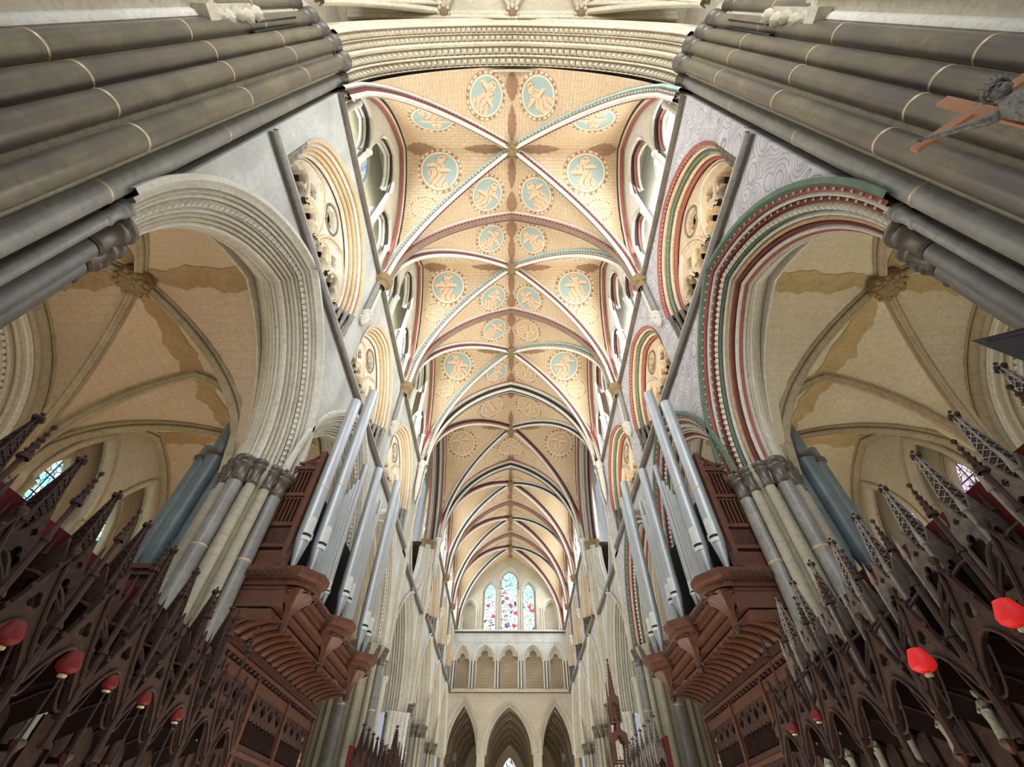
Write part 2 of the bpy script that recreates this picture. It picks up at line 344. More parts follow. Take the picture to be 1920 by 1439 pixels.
# ------------------------------------------------------------------ vaults
W = 5.45; ZS = 18.2; HV = 7.4
def Fn(q, w, H):
    r = arc_r(w, H); return math.sqrt(max(r * r - (min(abs(q), 1) * w + r - w) ** 2, 0))
def vault_bay(name, yA, yB, xc, w, zs, H, m, n=12):
    h = (yB - yA) / 2; ym = (yA + yB) / 2; V = []; Fc = []; UV = []
    q = np.linspace(0, 1, 101)
    def alen(ww):
        z = np.array([Fn(x, w, H) for x in q]); return np.concatenate([[0], np.cumsum(np.hypot(np.diff(q) * ww, np.diff(z)))])
    Lw, Lh = alen(w), alen(h)
    for axis in (0, 1):
        for sg in (1, -1):
            base = len(V)
            for i in range(n + 1):
                s = i / n
                for j in range(2 * n + 1):
                    t = j / n - 1; qq = t * s; z = zs + Fn(qq, w, H)
                    if axis == 0: u, v = qq * w, sg * s * h; uv = (v, np.sign(qq) * np.interp(abs(qq), q, Lw))
                    else: u, v = sg * s * w, qq * h; uv = (u, np.sign(qq) * np.interp(abs(qq), q, Lh))
                    V.append((xc + u, ym + v, z)); UV.append(uv)
            for i in range(n):
                for j in range(2 * n):
                    a = base + i * (2 * n + 1) + j
                    Fc.append((a, a + 1, a + 2 * n + 2, a + 2 * n + 1) if i else (a, a + 2 * n + 2, a + 2 * n + 1))
    me = bpy.data.meshes.new(name); me.from_pydata(V, [], Fc); me.materials.append(m)
    me.polygons.foreach_set('use_smooth', [True] * len(Fc))
    ul = me.uv_layers.new(name='UVMap'); li = np.zeros(len(me.loops), int); me.loops.foreach_get('vertex_index', li)
    ul.data.foreach_set('uv', np.array(UV)[li].ravel()); me.set_sharp_from_angle(angle=.5)
    o = bpy.data.objects.new(name, me); COL.objects.link(o); o['kind'] = 'structure'; return o
def sweep(mb, pts, side, prof, cols):
    pts = np.asarray(pts, float); t = np.gradient(pts, axis=0); t /= np.linalg.norm(t, axis=1)[:, None]
    side = np.array(side, float); side /= np.linalg.norm(side); nr = np.cross(side, t); nr /= np.linalg.norm(nr, axis=1)[:, None]
    if nr[:, 2].mean() > 0: nr = -nr
    P = pts[:, None, :] + side * np.array([p[0] for p in prof])[None, :, None] + nr[:, None, :] * np.array([p[1] for p in prof])[None, :, None]
    return mb.grid(P, None, cols=cols)
def rib_prof(B, D, k=3):
    pr = scal((-B, -.05), (-.42 * B, .72 * D), 2, D * .12, k, -1)[:-1] + scal((-.42 * B, .72 * D), (.42 * B, .72 * D), 1, D * .3, k, -1)[:-1] + scal((.42 * B, .72 * D), (B, -.05), 2, D * .12, k, -1)
    return pr
def beads(mb, pts, side, b, n, size, step, m):
    pts = np.asarray(pts, float); L = np.concatenate([[0], np.cumsum(np.linalg.norm(np.diff(pts, axis=0), axis=1))])
    side = np.array(side, float); side /= np.linalg.norm(side); t = np.gradient(pts, axis=0); t /= np.linalg.norm(t, axis=1)[:, None]
    nr = np.cross(side, t); 
    if nr[:, 2].mean() > 0: nr = -nr
    for l in np.arange(step / 2, L[-1], step):
        p = np.array([np.interp(l, L, pts[:, i]) for i in range(3)]); q = np.array([np.interp(l, L, nr[:, i]) for i in range(3)]); tt = np.array([np.interp(l, L, t[:, i]) for i in range(3)])
        c = p + side * b + q * n; h = size / 2
        V = [c + side * h * x + tt * h * y for x, y in ((-1, -1), (1, -1), (1, 1), (-1, 1))] + [c + q * size * .6]
        mb.add(V, [(0, 1, 4), (1, 2, 4), (2, 3, 4), (3, 0, 4)], m)
def vcurve(xc, ym, w, h, zs, H, kind, n=28, off=0):
    out = []
    for s in np.linspace(-1, 1, 2 * n + 1):
        s = math.copysign(abs(s) ** .8, s)
        z = zs + Fn(s, w, H)
        if kind == 'T': out.append((xc + s * w, ym, z))
        elif kind == 'D1': out.append((xc + s * w, ym + s * h, z))
        elif kind == 'D2': out.append((xc + s * w, ym - s * h, z))
        elif kind == 'W': out.append((xc, ym + s * h, z))
    return out
vault_objs = []
PR = rib_prof(.21, .34)
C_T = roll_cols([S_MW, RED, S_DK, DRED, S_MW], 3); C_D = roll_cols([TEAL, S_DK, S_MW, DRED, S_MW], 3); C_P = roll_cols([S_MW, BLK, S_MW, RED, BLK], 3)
for i, (a, b) in enumerate(BAYS):
    ym, h = (a + b) / 2, (b - a) / 2
    v = vault_bay('ceiling', a, b, 0, W, ZS, HV, VAULT); vault_objs.append(v)
    D1, D2 = vcurve(0, ym, W, h, ZS, HV, 'D1'), vcurve(0, ym, W, h, ZS, HV, 'D2')
    for c, sd in ((D1, (h, -W, 0)), (D2, (h, W, 0))):
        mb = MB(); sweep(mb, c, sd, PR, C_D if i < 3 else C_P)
        if i < 3:
            beads(mb, c, sd, -.13, .17, .10, .2, S_MW); beads(mb, c, sd, .13, .17, .10, .2, BLK)
        mb.build('diagonal_rib', v)
    for s in (-1, 1):
        mb = MB(); sweep(mb, vcurve(s * (W - .02), ym, W, h, ZS, HV, 'W'), (1, 0, 0), rib_prof(.2, .22), roll_cols([BLK, S_MN, RED, S_MN, BLK], 3)); mb.build('wall_rib', v)
    big = i in (3,)
    if i in (1, 2, 5, 6):
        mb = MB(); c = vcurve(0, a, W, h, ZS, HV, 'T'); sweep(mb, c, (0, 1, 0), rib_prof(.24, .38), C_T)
        if i < 3: beads(mb, c, (0, 1, 0), -.15, .2, .11, .22, BLK)
        mb.build('transverse_rib', v)
    # boss
    mb = MB(); z = ZS + HV - .28
    mb.lathe(0, ym, [(.0, z - .22), (.16, z - .22), (.22, z - .14), (.36, z - .08), (.42, z), (.38, z + .2)], BOSS, 16)
    for k in range(10):
        t = k * PI / 5; mb.sphere((.36 * math.cos(t), ym + .36 * math.sin(t), z - .06), .11, BOSS, 6); mb.sphere((.17 * math.cos(t + .3), ym + .17 * math.sin(t + .3), z - .2), .07, BOSS, 6)
    mb.build('carved_boss', v)
def zvault(x, y):
    for a, b in BAYS:
        if a <= y <= b: return ZS + max(Fn(x / W, W, HV), Fn((y - (a + b) / 2) / ((b - a) / 2), W, HV))
    return ZS + HV
# -- painted roundels on the vault
def shade_fig(px, py, kind, seed):
    r = math.hypot(px, py); R = (.62, .46, .30); BR = (.34, .18, .10); CRM = (.78, .66, .46); BL = (.36, .46, .42) if kind < 2 else (.60, .46, .28)
    if r > .92: return BR if int((math.atan2(py, px) + PI) / (2 * PI) * 44) % 2 else CRM
    if r > .88: return BR
    if r > .80: return CRM
    if r > .77: return BR
    col = BL
    sway = .12 * math.sin(py * 3 + seed); x = px - sway
    robe = .30 + .28 * max(0, -py) + .06 * math.sin(py * 9 + seed)
    if -.75 < py < .34 and abs(x) < robe:
        f = math.sin(x * 22 + 5 * math.sin(py * 5 + seed)) ; col = (.70, .50, .32) if f > -.2 else ((.45, .24, .13) if f < -.75 else (.80, .66, .46))
    for sg in (-1, 1):
        ax, ay = x - sg * .30, py - .08 - .15 * math.sin(seed * 3 + sg)
        if (ax / .30) ** 2 + (ay / .12) ** 2 < 1: col = (.74, .56, .36) if ay > -.05 else (.42, .24, .14)
    d = math.hypot(x, py - .50)
    if d < .24: col = (.72, .60, .38)
    if .21 < d < .24: col = BR
    if d < .14: col = (.76, .56, .40)
    if .12 < d < .14 or (d < .14 and py > .56): col = (.42, .24, .14)
    return col
def roundel(parent, x, y, r, up, kind, seed):
    dims = 26 if r > .6 else 16; na = 72 if r > .6 else 40; V = []; Cc = []
    up = np.array(up, float); up /= np.linalg.norm(up); rt = np.array([up[1], -up[0]]) 
    e = .05; zx = (zvault(x + e, y) - zvault(x - e, y)) / (2 * e); zy = (zvault(x, y + e) - zvault(x, y - e)) / (2 * e)
    sx, sy = 1 / math.sqrt(1 + zx * zx), 1 / math.sqrt(1 + zy * zy)
    for i in range(dims + 1):
        for j in range(na):
            q = i / dims; t = 2 * PI * j / na; px, py = q * math.cos(t), q * math.sin(t)
            g = rt * px + up * py; X, Y = x + g[0] * r * sx, y + g[1] * r * sy
            V.append((X, Y, zvault(X, Y) - .035)); Cc.append((*shade_fig(px, py, kind, seed), 1))
    Fc = [(i * na + j, i * na + (j + 1) % na, (i + 1) * na + (j + 1) % na, (i + 1) * na + j) for i in range(dims) for j in range(na)]
    me = bpy.data.meshes.new('painted_roundel'); me.from_pydata(V, [], Fc); me.materials.append(MEDAL)
    ca = me.color_attributes.new('Col', 'FLOAT_COLOR', 'POINT'); ca.data.foreach_set('color', np.array(Cc).ravel())
    o = bpy.data.objects.new('painted_roundel', me); COL.objects.link(o); o.parent = parent
FOL = plain('brown_foliage_paint', (.42, .25, .15), .9, 0, .35, 16)
def kite(parent, x0, y0, dx, dy, r0, r1, wd):
    rows = []
    for t in np.linspace(0, 1, 14):
        hw = wd * (math.sin(PI * min(1, t * 1.0 + .0)) ** .8) * (1 - .4 * t) * (1 + .18 * math.sin(t * 30)); c = (x0 + dx * (r0 + (r1 - r0) * t), y0 + dy * (r0 + (r1 - r0) * t))
        rows.append([(c[0] - dy * hw * q, c[1] + dx * hw * q, zvault(c[0] - dy * hw * q, c[1] + dx * hw * q) - .03) for q in np.linspace(-1, 1, 7)])
    mb = MB(); mb.grid(np.array(rows), FOL); mb.build('painted_foliage', parent)
for i, (a, b) in enumerate(BAYS):
    ym, h = (a + b) / 2, (b - a) / 2
    for dx, dy in ((1, 0), (-1, 0), (0, 1), (0, -1)):
        kite(vault_objs[i], 0, ym, dx, dy, .4, 1.9 if dx == 0 else 2.4, .24)
        if dx == 0: kite(vault_objs[i], 0, ym + dy * (h - .2), 0, -dy, 0, 1.1, .34)
        elif i < 4: kite(vault_objs[i], dx * (W - .25), ym, -dx, 0, 0, 1.4, .34)
RD = [(-1.17, 3.35, .95, (.8, -.6), 0), (1.17, 3.35, .95, (-.8, -.6), 0), (-1.25, 7.65, .98, (.6, -.8), 0), (1.25, 7.65, 1.0, (-.6, -.8), 0),
      (-3.6, 4.12, 1.1, (0, 1), 0), (-3.6, 6.47, 1.1, (0, -1), 0), (-4.3, 7.72, .68, (0, -1), 2), (3.7, 4.1, 1.1, (0, 1), 0), (3.7, 6.5, 1.12, (0, -1), 0), (4.3, 7.76, .66, (0, -1), 2),
      (-1.13, 10.05, .9, (.7, -.7), 0), (1.13, 10.1, .9, (-.7, -.7), 0), (-3.76, 12.83, 1.12, (0, -1), 0), (-4.45, 13.8, .66, (0, -1), 2), (3.76, 12.85, 1.14, (0, -1), 0), (4.42, 13.82, .66, (0, -1), 2),
      (-3.7, 10.7, 1.05, (0, 1), 0), (3.7, 10.7, 1.05, (0, 1), 0),
      (-1.1, 13.8, .95, (.7, -.7), 0), (1.06, 13.85, .95, (-.7, -.7), 0), (-1.06, 16.15, .93, (.7, -.7), 0), (1.04, 16.22, .93, (1, 0), 2),
      (-3.7, 18.97, 1.13, (0, -1), 0), (-4.5, 20.0, .7, (0, -1), 2), (3.65, 18.95, 1.13, (0, -1), 0), (4.43, 20.0, .7, (0, -1), 2), (-1.0, 19.77, .94, (.7, -.7), 0), (1.0, 19.75, .96, (1, 0), 2),
      (-1.4, 23.0, 1.1, (-1, .4), 2), (1.32, 23.05, 1.1, (1, .4), 2), (-3.95, 27.07, 1.2, (0, -1), 2), (3.95, 27.07, 1.2, (0, -1), 2), (0, 28.2, 1.15, (0, -1), 2),
      (-1.75, 28.2, .68, (0, -1), 2), (1.5, 28.4, .68, (0, -1), 2), (-1.6, 29.45, .66, (0, -1), 2), (1.4, 29.6, .66, (0, -1), 2)]
for y0 in (32.7, 35.2, 38.0, 40.7, 44.1, 46.2): RD += [(-1.02, y0, .68, (-1, 0), 2), (.72, y0 + .2, .68, (1, 0), 2)]
for k, (x, y, r, up, kd) in enumerate(RD):
    for i, (a, b) in enumerate(BAYS):
        if a <= y <= b: roundel(vault_objs[i], x, y, r, up, kd, k * 1.7)
# ------------------------------------------------------------------ side walls
RIB5 = 5
def arcade_cols(s, i=0):
    if s < 0: f = [S_MW, S_MN, S_MW, S_MN, S_MN, S_MW, S_MN, S_MN, S_MW]; so = [S_MN, S_MW, S_MN]; bk = [S_MN, S_MW, S_MN, S_MN]
    else: f = [RED, S_MW, DRED, OCH, GRN, S_MW, OCH, DRED, S_MW]; so = [RED, S_MW, S_MN]; bk = [S_MW, S_MW, S_MN, S_MN]
    return f, so, bk
def arcade(s, um, a, zs, h, i):
    T = TS(s); f, so, bk = arcade_cols(s if i < 3 else -1)
    hood = [(.86, 0), (.86, .11), (.76, .11), (.72, 0)]
    prof = hood[:-1] + scal((.72, 0), (0, -.66), 9, .05) [:-1] + scal((0, -.66), (0, -.95), 3, .045)[:-1] + scal((0, -.95), (.42, -1.45), 4, .055)
    cols = ([S_MW] if s < 0 or i > 2 else [GRN]) * 3 + roll_cols(f) + roll_cols(so) + roll_cols(bk)
    mb = MB(); arch_mould(mb, T, um, a, h, zs, prof, cols[:len(prof) - 1], 20)
    nr = i < 3
    if nr:
        studs(mb, T, um, a, h, zs, .40, -.25, .14, .16, S_MW); studs(mb, T, um, a, h, zs, .24, -1.2, .12, .15, S_MW, dn=-1)
        if s > 0:
            for o, d, m in ((.68, .03, S_MW), (.52, -.13, S_MW), (.18, -.47, S_MW), (.0, -.72, S_MW)): studs(mb, T, um, a, h, zs, o, d, .05, .22, m)
    return mb.build('trim_%d' % (i + 1), kind='structure')
def clipu(L, u0, u1): return [(min(max(p[0], u0), u1), p[1]) for p in L]
ARC = {0: (5.68, 2.74, 3.85), 1: (11.95, 2.45, 3.75), 2: (18.1, 2.6, 3.8), 4: (33.5, 2.3, 3.9), 5: (39.1, 2.3, 3.9), 6: (44.7, 2.3, 3.9)}
ZC = 8.2; ZT = 13.0; AW_ = 2.9
SW = {-1: S_N, 1: S_S}
def wall_bay(s, i):
    a0, b0 = BAYS[i]; um, a, h = ARC[i]; T = TS(s); ms = SW[s]; wn = 'wall_' + SIDE[s]
    mw, mn = S_MW, S_MN
    L = arch_line(um, a, h, ZC, .70, 20)
    mb = MB(); poly = [(a0, ZC)] + clipu(L, a0 + .01, b0 - .01) + [(b0, ZC), (b0, ZT), (a0, ZT)]
    plate(mb, T, [poly], -.16, .3, ms)
    poly2 = [(a0, ZC)] + clipu(arch_line(um, a, h, ZC, .48, 20), a0 + .01, b0 - .01) + [(b0, ZC), (b0, ZT), (a0, ZT)]
    plate(mb, T, [poly2], -1.3, .25, S_GR)
    plate(mb, T, [[(a0, ZC), (a0, ZT + .1), (b0, ZT + .1), (b0, ZC)] + [((a0 + b0) / 2 + ((b0 - a0) / 2 - .02) * .985 * c_, ZC + .01 + Fn(c_, AW_, 4.0) * .985) for c_ in np.linspace(1, -1, 41)]], -1.5, .06, S_MN if s < 0 else S_MW)
    # triforium wall
    ua = (a0 + b0) / 2 + (.12 if i == 0 else 0); ta = (b0 - a0) / 2 - .95; tz = 14.75; th = 2.65
    L = arch_line(ua, ta, th, tz, .42, 16)
    poly = [(a0, ZT), (ua - ta - .42, ZT)] + [tuple(p) for p in L] + [(ua + ta + .42, ZT), (b0, ZT), (b0, ZS), (a0, ZS)]
    plate(mb, T, [poly], -.16, .3, ms)
    # clerestory wall inner plane
    h2 = (b0 - a0) / 2; um2 = (a0 + b0) / 2; cv = [(p[1], p[2] + .02) for p in vcurve(0, um2, W, h2, ZS, HV, 'W', 10)]
    k = h2 / 3.15
    cl = [(um2, .88 * k, 22.4, 1.75), (um2 - 1.92 * k, .68 * k, 20.2, 1.2), (um2 + 1.92 * k, .68 * k, 20.2, 1.2)]
    holes = [lancet(u, aa + .2, ZS + .12, z, hh + .16) for u, aa, z, hh in cl]
    plate(mb, T, [cv] + holes, -.12, .2, mn if s < 0 else mw)
    mb.build(wn, kind='structure')
    # strings
    mb = MB()
    for z, hh in ((ZT, .17), (ZS, .11)):
        pr = [(0, -hh), (.10, -hh), (.17, -.02), (.17, .04), (.08, .10), (0, .12)]
        P = np.array([[T(u, d, z + q) for d, q in pr] for u in (a0, b0)]); mb.grid(P, None, cols=[PURBD, PURBD, S_MN, S_MN, S_MN])
    mb.build('trim_8', kind='structure')
    # triforium mouldings and tracery
    mb = MB()
    cs = [S_WM, S_MW, S_WM, S_WM, S_MW] if s < 0 or i > 2 else [RED, S_WM, GRN, S_WM, RED]
    pr = scal((.44, .02), (0, -.6), 5, .06)
    arch_mould(mb, T, ua, ta, th, tz, pr, roll_cols(cs), 16)
    if s > 0 and i < 3:
        for o, d in ((.34, -.06), (.18, -.28), (.08, -.42)): studs(mb, T, ua, ta, th, tz, o, d, .05, .16, S_MW)
    out = lancet(ua, ta, ZT + .12, tz, th, 10); c1 = ta * .5
    hs = []
    for sg in (-1, 1):
        for q in (-1, 1): hs.append(trefoil_head(ua + sg * c1 + q * c1 * .47, c1 * .36, ZT + .2, 14.95))
        hs.append(foil(ua + sg * c1, 15.78, 4, .13, .13))
    hs.append(foil(ua, 16.55, 4, .22, .20) if i % 2 == 0 else foil(ua, 16.55, 8, .28, .15, 6))
    plate(mb, T, [out] + hs, -.75, .22, S_MW if s < 0 else S_WM)
    for sg in (-1, 1):
        arch_mould(mb, T, ua + sg * c1, c1 * .88, c1 * 1.3, 14.9, scal((.16, -.6), (0, -.66), 2, .07), roll_cols([S_WM, mw]), 8)
        for q in (-1, 1): arch_mould(mb, T, ua + sg * c1 + q * c1 * .47, c1 * .38, c1 * .5, 15.0, scal((.10, -.62), (0, -.66), 1, .06), roll_cols([S_WM]), 6)
    for r0, zc, uu in ((.5, 16.55, ua),):
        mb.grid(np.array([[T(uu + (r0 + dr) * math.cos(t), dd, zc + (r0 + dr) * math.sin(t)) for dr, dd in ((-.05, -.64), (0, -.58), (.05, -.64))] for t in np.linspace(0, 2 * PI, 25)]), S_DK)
    mb.build('trim_9', kind='structure')
    # triforium shafts (jambs and centre)
    mb = MB()
    pos = []
    for sg in (-1, 1):
        for q in range(4 if i < 3 else 3): pos.append((ua + sg * (ta + .36 - q * .13), -.10 - q * .16))
    pos += [(ua, -.62), (ua - .14, -.7), (ua + .14, -.7)]
    for u, d in pos:
        x, y, _ = T(u, d, 0); mb.lathe(x, y, [(.1, ZT + .12), (.1, ZT + .2), (.062, ZT + .26), (.062, 14.4)] + cap_prof(.07, 14.75, .3, 1.5), PURBD if s > 0 else PURBG, 10)
    tag(mb.build('triforium_shafts', kind='structure'))
    # triforium chamber
    mb = MB(); 
    for (A, B, C, D) in (((a0, -3.3, ZT), (b0, -3.3, ZT), (b0, -3.3, ZS), (a0, -3.3, ZS)), ((a0, -.9, ZT - .1), (b0, -.9, ZT - .1), (b0, -3.3, ZT - .1), (a0, -3.3, ZT - .1)), ((a0, -.2, ZS - .05), (b0, -.2, ZS - .05), (b0, -3.3, ZS - .05), (a0, -3.3, ZS - .05))):
        mb.add([T(*A), T(*B), T(*C), T(*D)], [(0, 1, 2, 3)], S_CH)
    mb.build(wn, kind='structure')
    # clerestory mouldings, shafts, outer windows
    mb = MB()
    for u, aa, z, hh in cl:
        cc = [S_MN, BLK, RED if s > 0 else S_MN, S_MW]
        arch_mould(mb, T, u, aa, hh, z, scal((.24, .03), (0, -.5), 4, .045, 4), roll_cols(cc, 4), 10)
    for u in (um2 - 1.05 * k, um2 + 1.05 * k, um2 - 2.6 * k, um2 + 2.6 * k):
        for q, dd in ((0, .0), (.0, -.32)):
            x, y, _ = T(u + q, dd, 0); zt = 20.2 if abs(u - um2) > 1.5 * k else 20.3
            mb.lathe(x, y, [(.14, ZS + .1), (.14, ZS + .25), (.085, ZS + .35), (.085, zt - .32)] + cap_prof(.09, zt, .3, 1.5), PURBG if dd else S_MW, 10)
    mb.build('trim_10', kind='structure')
    mb = MB(); wl = [lancet(u, aa * .8, ZS + .9, z + .6, hh * .9) for u, aa, z, hh in cl]
    plate(mb, T, [rect(a0, b0, ZS, 26.2)] + wl, -1.35, .2, S_GR if s < 0 else S_MW); mb.add([T(a0, -2.5, ZS), T(b0, -2.5, ZS), T(b0, 0, ZS), T(a0, 0, ZS)], [(0, 1, 2, 3)], S_MN)
    mb.add([T(a0, -2.5, 26.2), T(b0, -2.5, 26.2), T(b0, 0.3, 26.2), T(a0, .3, 26.2)], [(0, 1, 2, 3)], S_MN)
    mb.build(wn, kind='structure')
    mb = MB(); gm = G_CL if s < 0 else G_CR
    for q in wl: plate(mb, T, [q], -1.4, .03, gm)
    mb.build('window_%d' % (i + 1 + (10 if s > 0 else 0)), kind='structure')
for s in (-1, 1):
    for i in ARC: arcade(s, ARC[i][0], ARC[i][1], ZC, ARC[i][2], i); wall_bay(s, i)
# ------------------------------------------------------------------ piers
def shaft(mb, x, y, r, z0, z1, m, mc, rings=(), n=14, h=.55, f=1.5):
    mb.lathe(x, y, [(r * 1.7, z0), (r * 1.7, z0 + .25), (r * 1.25, z0 + .4), (r, z0 + .5), (r, z1 - h)], m, n)
    mb.lathe(x, y, cap_prof(r, z1, h, f), mc, n)
def pier(y, s, label, group, z1=ZC, R=.62, zb=0, x=6.28):
    e = empty('clustered_pier', label, 'pier', group)
    X = s * x; mb = MB(); mb.lathe(X, y, [(R * .98, 0), (R * .98, .7), (R * .86, .8), (R * .86, z1 - .5), (R * 1.0, z1 - .35), (R * 1.15, z1 - .05), (R * 1.15, z1 + .02), (0, z1 + .02)], PIERC, 24); mb.build('pier_core', e)
    for k in range(12):
        t = k * PI / 6; big = k % 3 == 0; r = .17 if big else .11; q = R * (1.0 if big else .98)
        mb = MB(); mb.lathe(X + q * math.cos(t), y + q * math.sin(t), [(r * 1.6, 0), (r * 1.6, .7), (r, .9), (r, z1 - .5)], PURBG if big else PIERC, 14); o = mb.build('shaft', e)
        mb = MB(); mb.lathe(X + q * math.cos(t), y + q * math.sin(t), cap_prof(r, z1, .55, 1.6), PURBD if s < 0 or True else S_MN, 14); mb.build('capital', o)
        if big:
            for zr in (3.6, 6.0): mb = MB(); mb.lathe(X + q * math.cos(t), y + q * math.sin(t), [(r, zr - .025), (r * 1.06, zr), (r, zr + .025)], BRASS, 14); mb.build('shaft_ring', o)
    return e
PN = {8.95: 'between the big near arch and the organ case', 14.95: 'at the far end of the organ case', 30.4: 'just beyond the crossed strainer arch', 36.2: 'second beyond the strainer arch', 42.0: 'third beyond the strainer arch, nearest the end wall'}
for s in (-1, 1):
    for y, d in PN.items():
        pier(y, s, 'clustered stone pier on the %s, %s' % (HAND[s], d), None, R=.64 if y < 30 else .6)
    pier(21.4, s, 'clustered stone pier on the %s carrying the near side of the strainer arch' % HAND[s], None, R=.95, x=6.5)
# vaulting shafts on corbels
for s in (-1, 1):
    for y, d in ((8.95, 'nearest the camera'), (14.95, 'second from the camera'), (36.2, 'second from the end wall'), (42.0, 'nearest the end wall')):
        e = empty('vault_shaft', 'slender corbelled shaft carrying vault ribs on the %s wall, %s' % (HAND[s], d), 'column')
        for dy in (-.13, .13):
            mb = MB(); mb.cyl(s * 5.44, y + dy, .09, 15.6, 17.9, PURBG if dy < 0 else S_MW, 12); mb.build('shaft', e)
        mb = MB(); mb.lathe(s * 5.42, y, [(.02, 14.9), (.12, 15.05), (.2, 15.3), (.14, 15.45), (.24, 15.6), (.2, 15.7), (0, 15.7)], S_MW, 12)
        for k in range(6): mb.sphere((s * 5.42 + .17 * math.cos(k), y + .17 * math.sin(k), 15.3 + .04 * (k % 2)), .07, S_MW, 6)
        mb.build('corbel', e)
        mb = MB(); mb.lathe(s * 5.4, y, [(.2, 17.6), (.2, 17.75), (.3, 17.95), (.4, 18.1), (.42, 18.25), (0, 18.25)], BOSS, 14)
        for k in range(8): mb.sphere((s * 5.4 + .3 * math.cos(k * .8), y + .3 * math.sin(k * .8), 17.95), .09, BOSS, 6)
        mb.build('capital', e)
# ------------------------------------------------------------------ great crossing piers beside the camera
SH = [(-6.95, -.15), (-6.66, .16), (-6.24, .50), (-5.98, .84), (-5.70, 1.14), (-5.50, 1.56), (-5.68, 2.02), (-5.98, 2.40)]
for s in (-1, 1):
    e = empty('crossing_pier', 'giant clustered pier of dark polished marble shafts filling the upper %s corner' % HAND[s], 'pier')
    core = [(-5.60, 1.34), (-5.84, 1.0), (-6.11, .68), (-6.4, .36), (-7.1, -.3), (-8.4, .9), (-8.2, 2.6), (-7.5, 2.95), (-6.75, 2.9), (-5.95, 2.3), (-5.62, 1.8)]
    V = [(-s * x, y, z) for z in (0, 20.2) for x, y in core]; n = len(core)
    mb = MB(); mb.add(V, [(i, (i + 1) % n, n + (i + 1) % n, n + i) for i in range(n)] + [tuple(range(n)), tuple(range(n, 2 * n))], PIERC); mb.build('pier_core', e)
    for k, (x, y) in enumerate(SH):
        r = (.19 if k < 6 else (.17 if k == 6 else .13)); x *= -s
        mb = MB(); mb.lathe(x, y, [(r * 1.8, 0), (r * 1.8, .6), (r * 1.3, .8), (r, .9), (r, 18.7)], PURB if k < 6 else PURBG, 24); o = mb.build('shaft', e)
        mb = MB(); mb.lathe(x, y, cap_prof(r, 19.2, .5, 1.5), PURBD, 24); mb.build('capital', o)
        off = [0, .5, 0, .15, 0, 0, -.9, -.9][k]
        for zr in (5.3, 8.75, 12.15, 15.5):
            mb = MB(); zr += off; mb.lathe(x, y, [(r + .001, zr - .022), (r * 1.035, zr), (r + .001, zr + .022)], BRASS, 24); mb.build('joint_ring', o)
    # responds for the first arch and the triforium arch
    for k, (x, y) in enumerate(((-6.02, 2.66), (-6.33, 2.93), (-6.66, 3.15))):
        mb = MB(); rr = (.16, .14, .11)[k]; mb.lathe(-s * x, y, [(rr * 1.6, 0), (rr * 1.6, .7), (rr, .9), (rr, 7.5)], PURBGD, 16); o = mb.build('shaft', e)
        mb = MB(); mb.lathe(-s * x, y, cap_prof(rr, 8.22, .6, 1.65), PURBD, 16); mb.build('capital', o)
# (the respond caps above stop under the arch mouldings)
for s in (-1, 1):
    mb = MB()
    for x, y in ((5.74, 2.36),): mb.lathe(s * x, y, [(.09, 0), (.09, 7.75)] + cap_prof(.09, 8.2, .4, 1.5), PURBG, 14)
    mb.build('trim_15', kind='structure')
# great arch over the camera
def studs_r(mb, T, um, a, h, zs, o, d, size, step, m, drop=.5, sh=.5):
    """leafy studs on the soffit of an arch, pointing inwards"""
    r = arc_r(a, h); c = r - a; R = r + o; A = math.acos(c / R); k = max(2, int(R * A / step)); s2 = size / 2
    for i in range(k):
        for sg in (1, -1):
            th = (i + .5) / k * A; dt = s2 / R * 1.1
            def Q(t, rr, dd): return T(um + sg * (-c + rr * math.cos(t)), dd, zs + rr * math.sin(t))
            mb.add([Q(th - dt, R, d - s2), Q(th + dt, R, d - s2), Q(th + dt, R, d + s2), Q(th - dt, R, d + s2), Q(th - dt * .15, R - size * drop, d), Q(th + dt * .15, R - size * drop, d)], [(0, 1, 4), (1, 5, 4), (1, 2, 5), (2, 3, 5), (3, 4, 5), (3, 0, 4)], m)
T = TY(2.3, 1); mb = MB(); GA, GH, GZS = 5.5, 6.1, 19.2
pr = scal((.45, .05), (.0, -.05), 2, .05)[:-1] + [(0, -.06), (.17, -.10), (.17, -.36), (.0, -.39), (-.02, -.42), (.0, -.45), (.17, -.46), (.17, -.72), (0, -.76)] + scal((0, -.78), (.0, -.9), 1, .04)[:-1] + [(.14, -.92), (.14, -1.14), (.0, -1.17), (.14, -1.2), (.14, -1.4), (0, -1.44)] + scal((0, -1.46), (.75, -1.62), 3, .06)
arch_mould(mb, T, 0, GA, GH, GZS, pr, (roll_cols([RED, BLK]) + [S_CR, S_DK] * 60)[:len(pr) - 1] if False else (roll_cols([RED, BLK]) + [S_CR] * 60)[:len(pr) - 1], 34)
for d, sz in ((-.23, .25), (-.59, .25), (-1.03, .22), (-1.3, .2)):
    studs_r(mb, T, 0, GA, GH, GZS, .125, d, sz * .95, sz * 1.12, S_CR, .85)
mb.build('trim_1', kind='structure')
mb = MB(); L = arch_line(0, 5.5, 6.1, 19.2, .3, 20)
plate(mb, TY(1.5, 1), [[tuple(p) for p in L] + [(9, 19.5), (9, 27), (-9, 27), (-9, 19.5)]], 0, 1.3, S_CR); plate(mb, TY(2.42, 1), [[tuple(p) for p in arch_line(0, 5.5, 6.1, 19.2, .1, 20)] + [(9, 19.5), (9, 27), (-9, 27), (-9, 19.5)]], 0, .1, S_CR)
for q in (-7.45, 7.45): mb.add([(q, -9, 13), (q, 1.2, 13), (q, 1.2, 27), (q, -9, 27)], [(0, 1, 2, 3)], S_CR)
mb.build('wall_west', kind='structure')
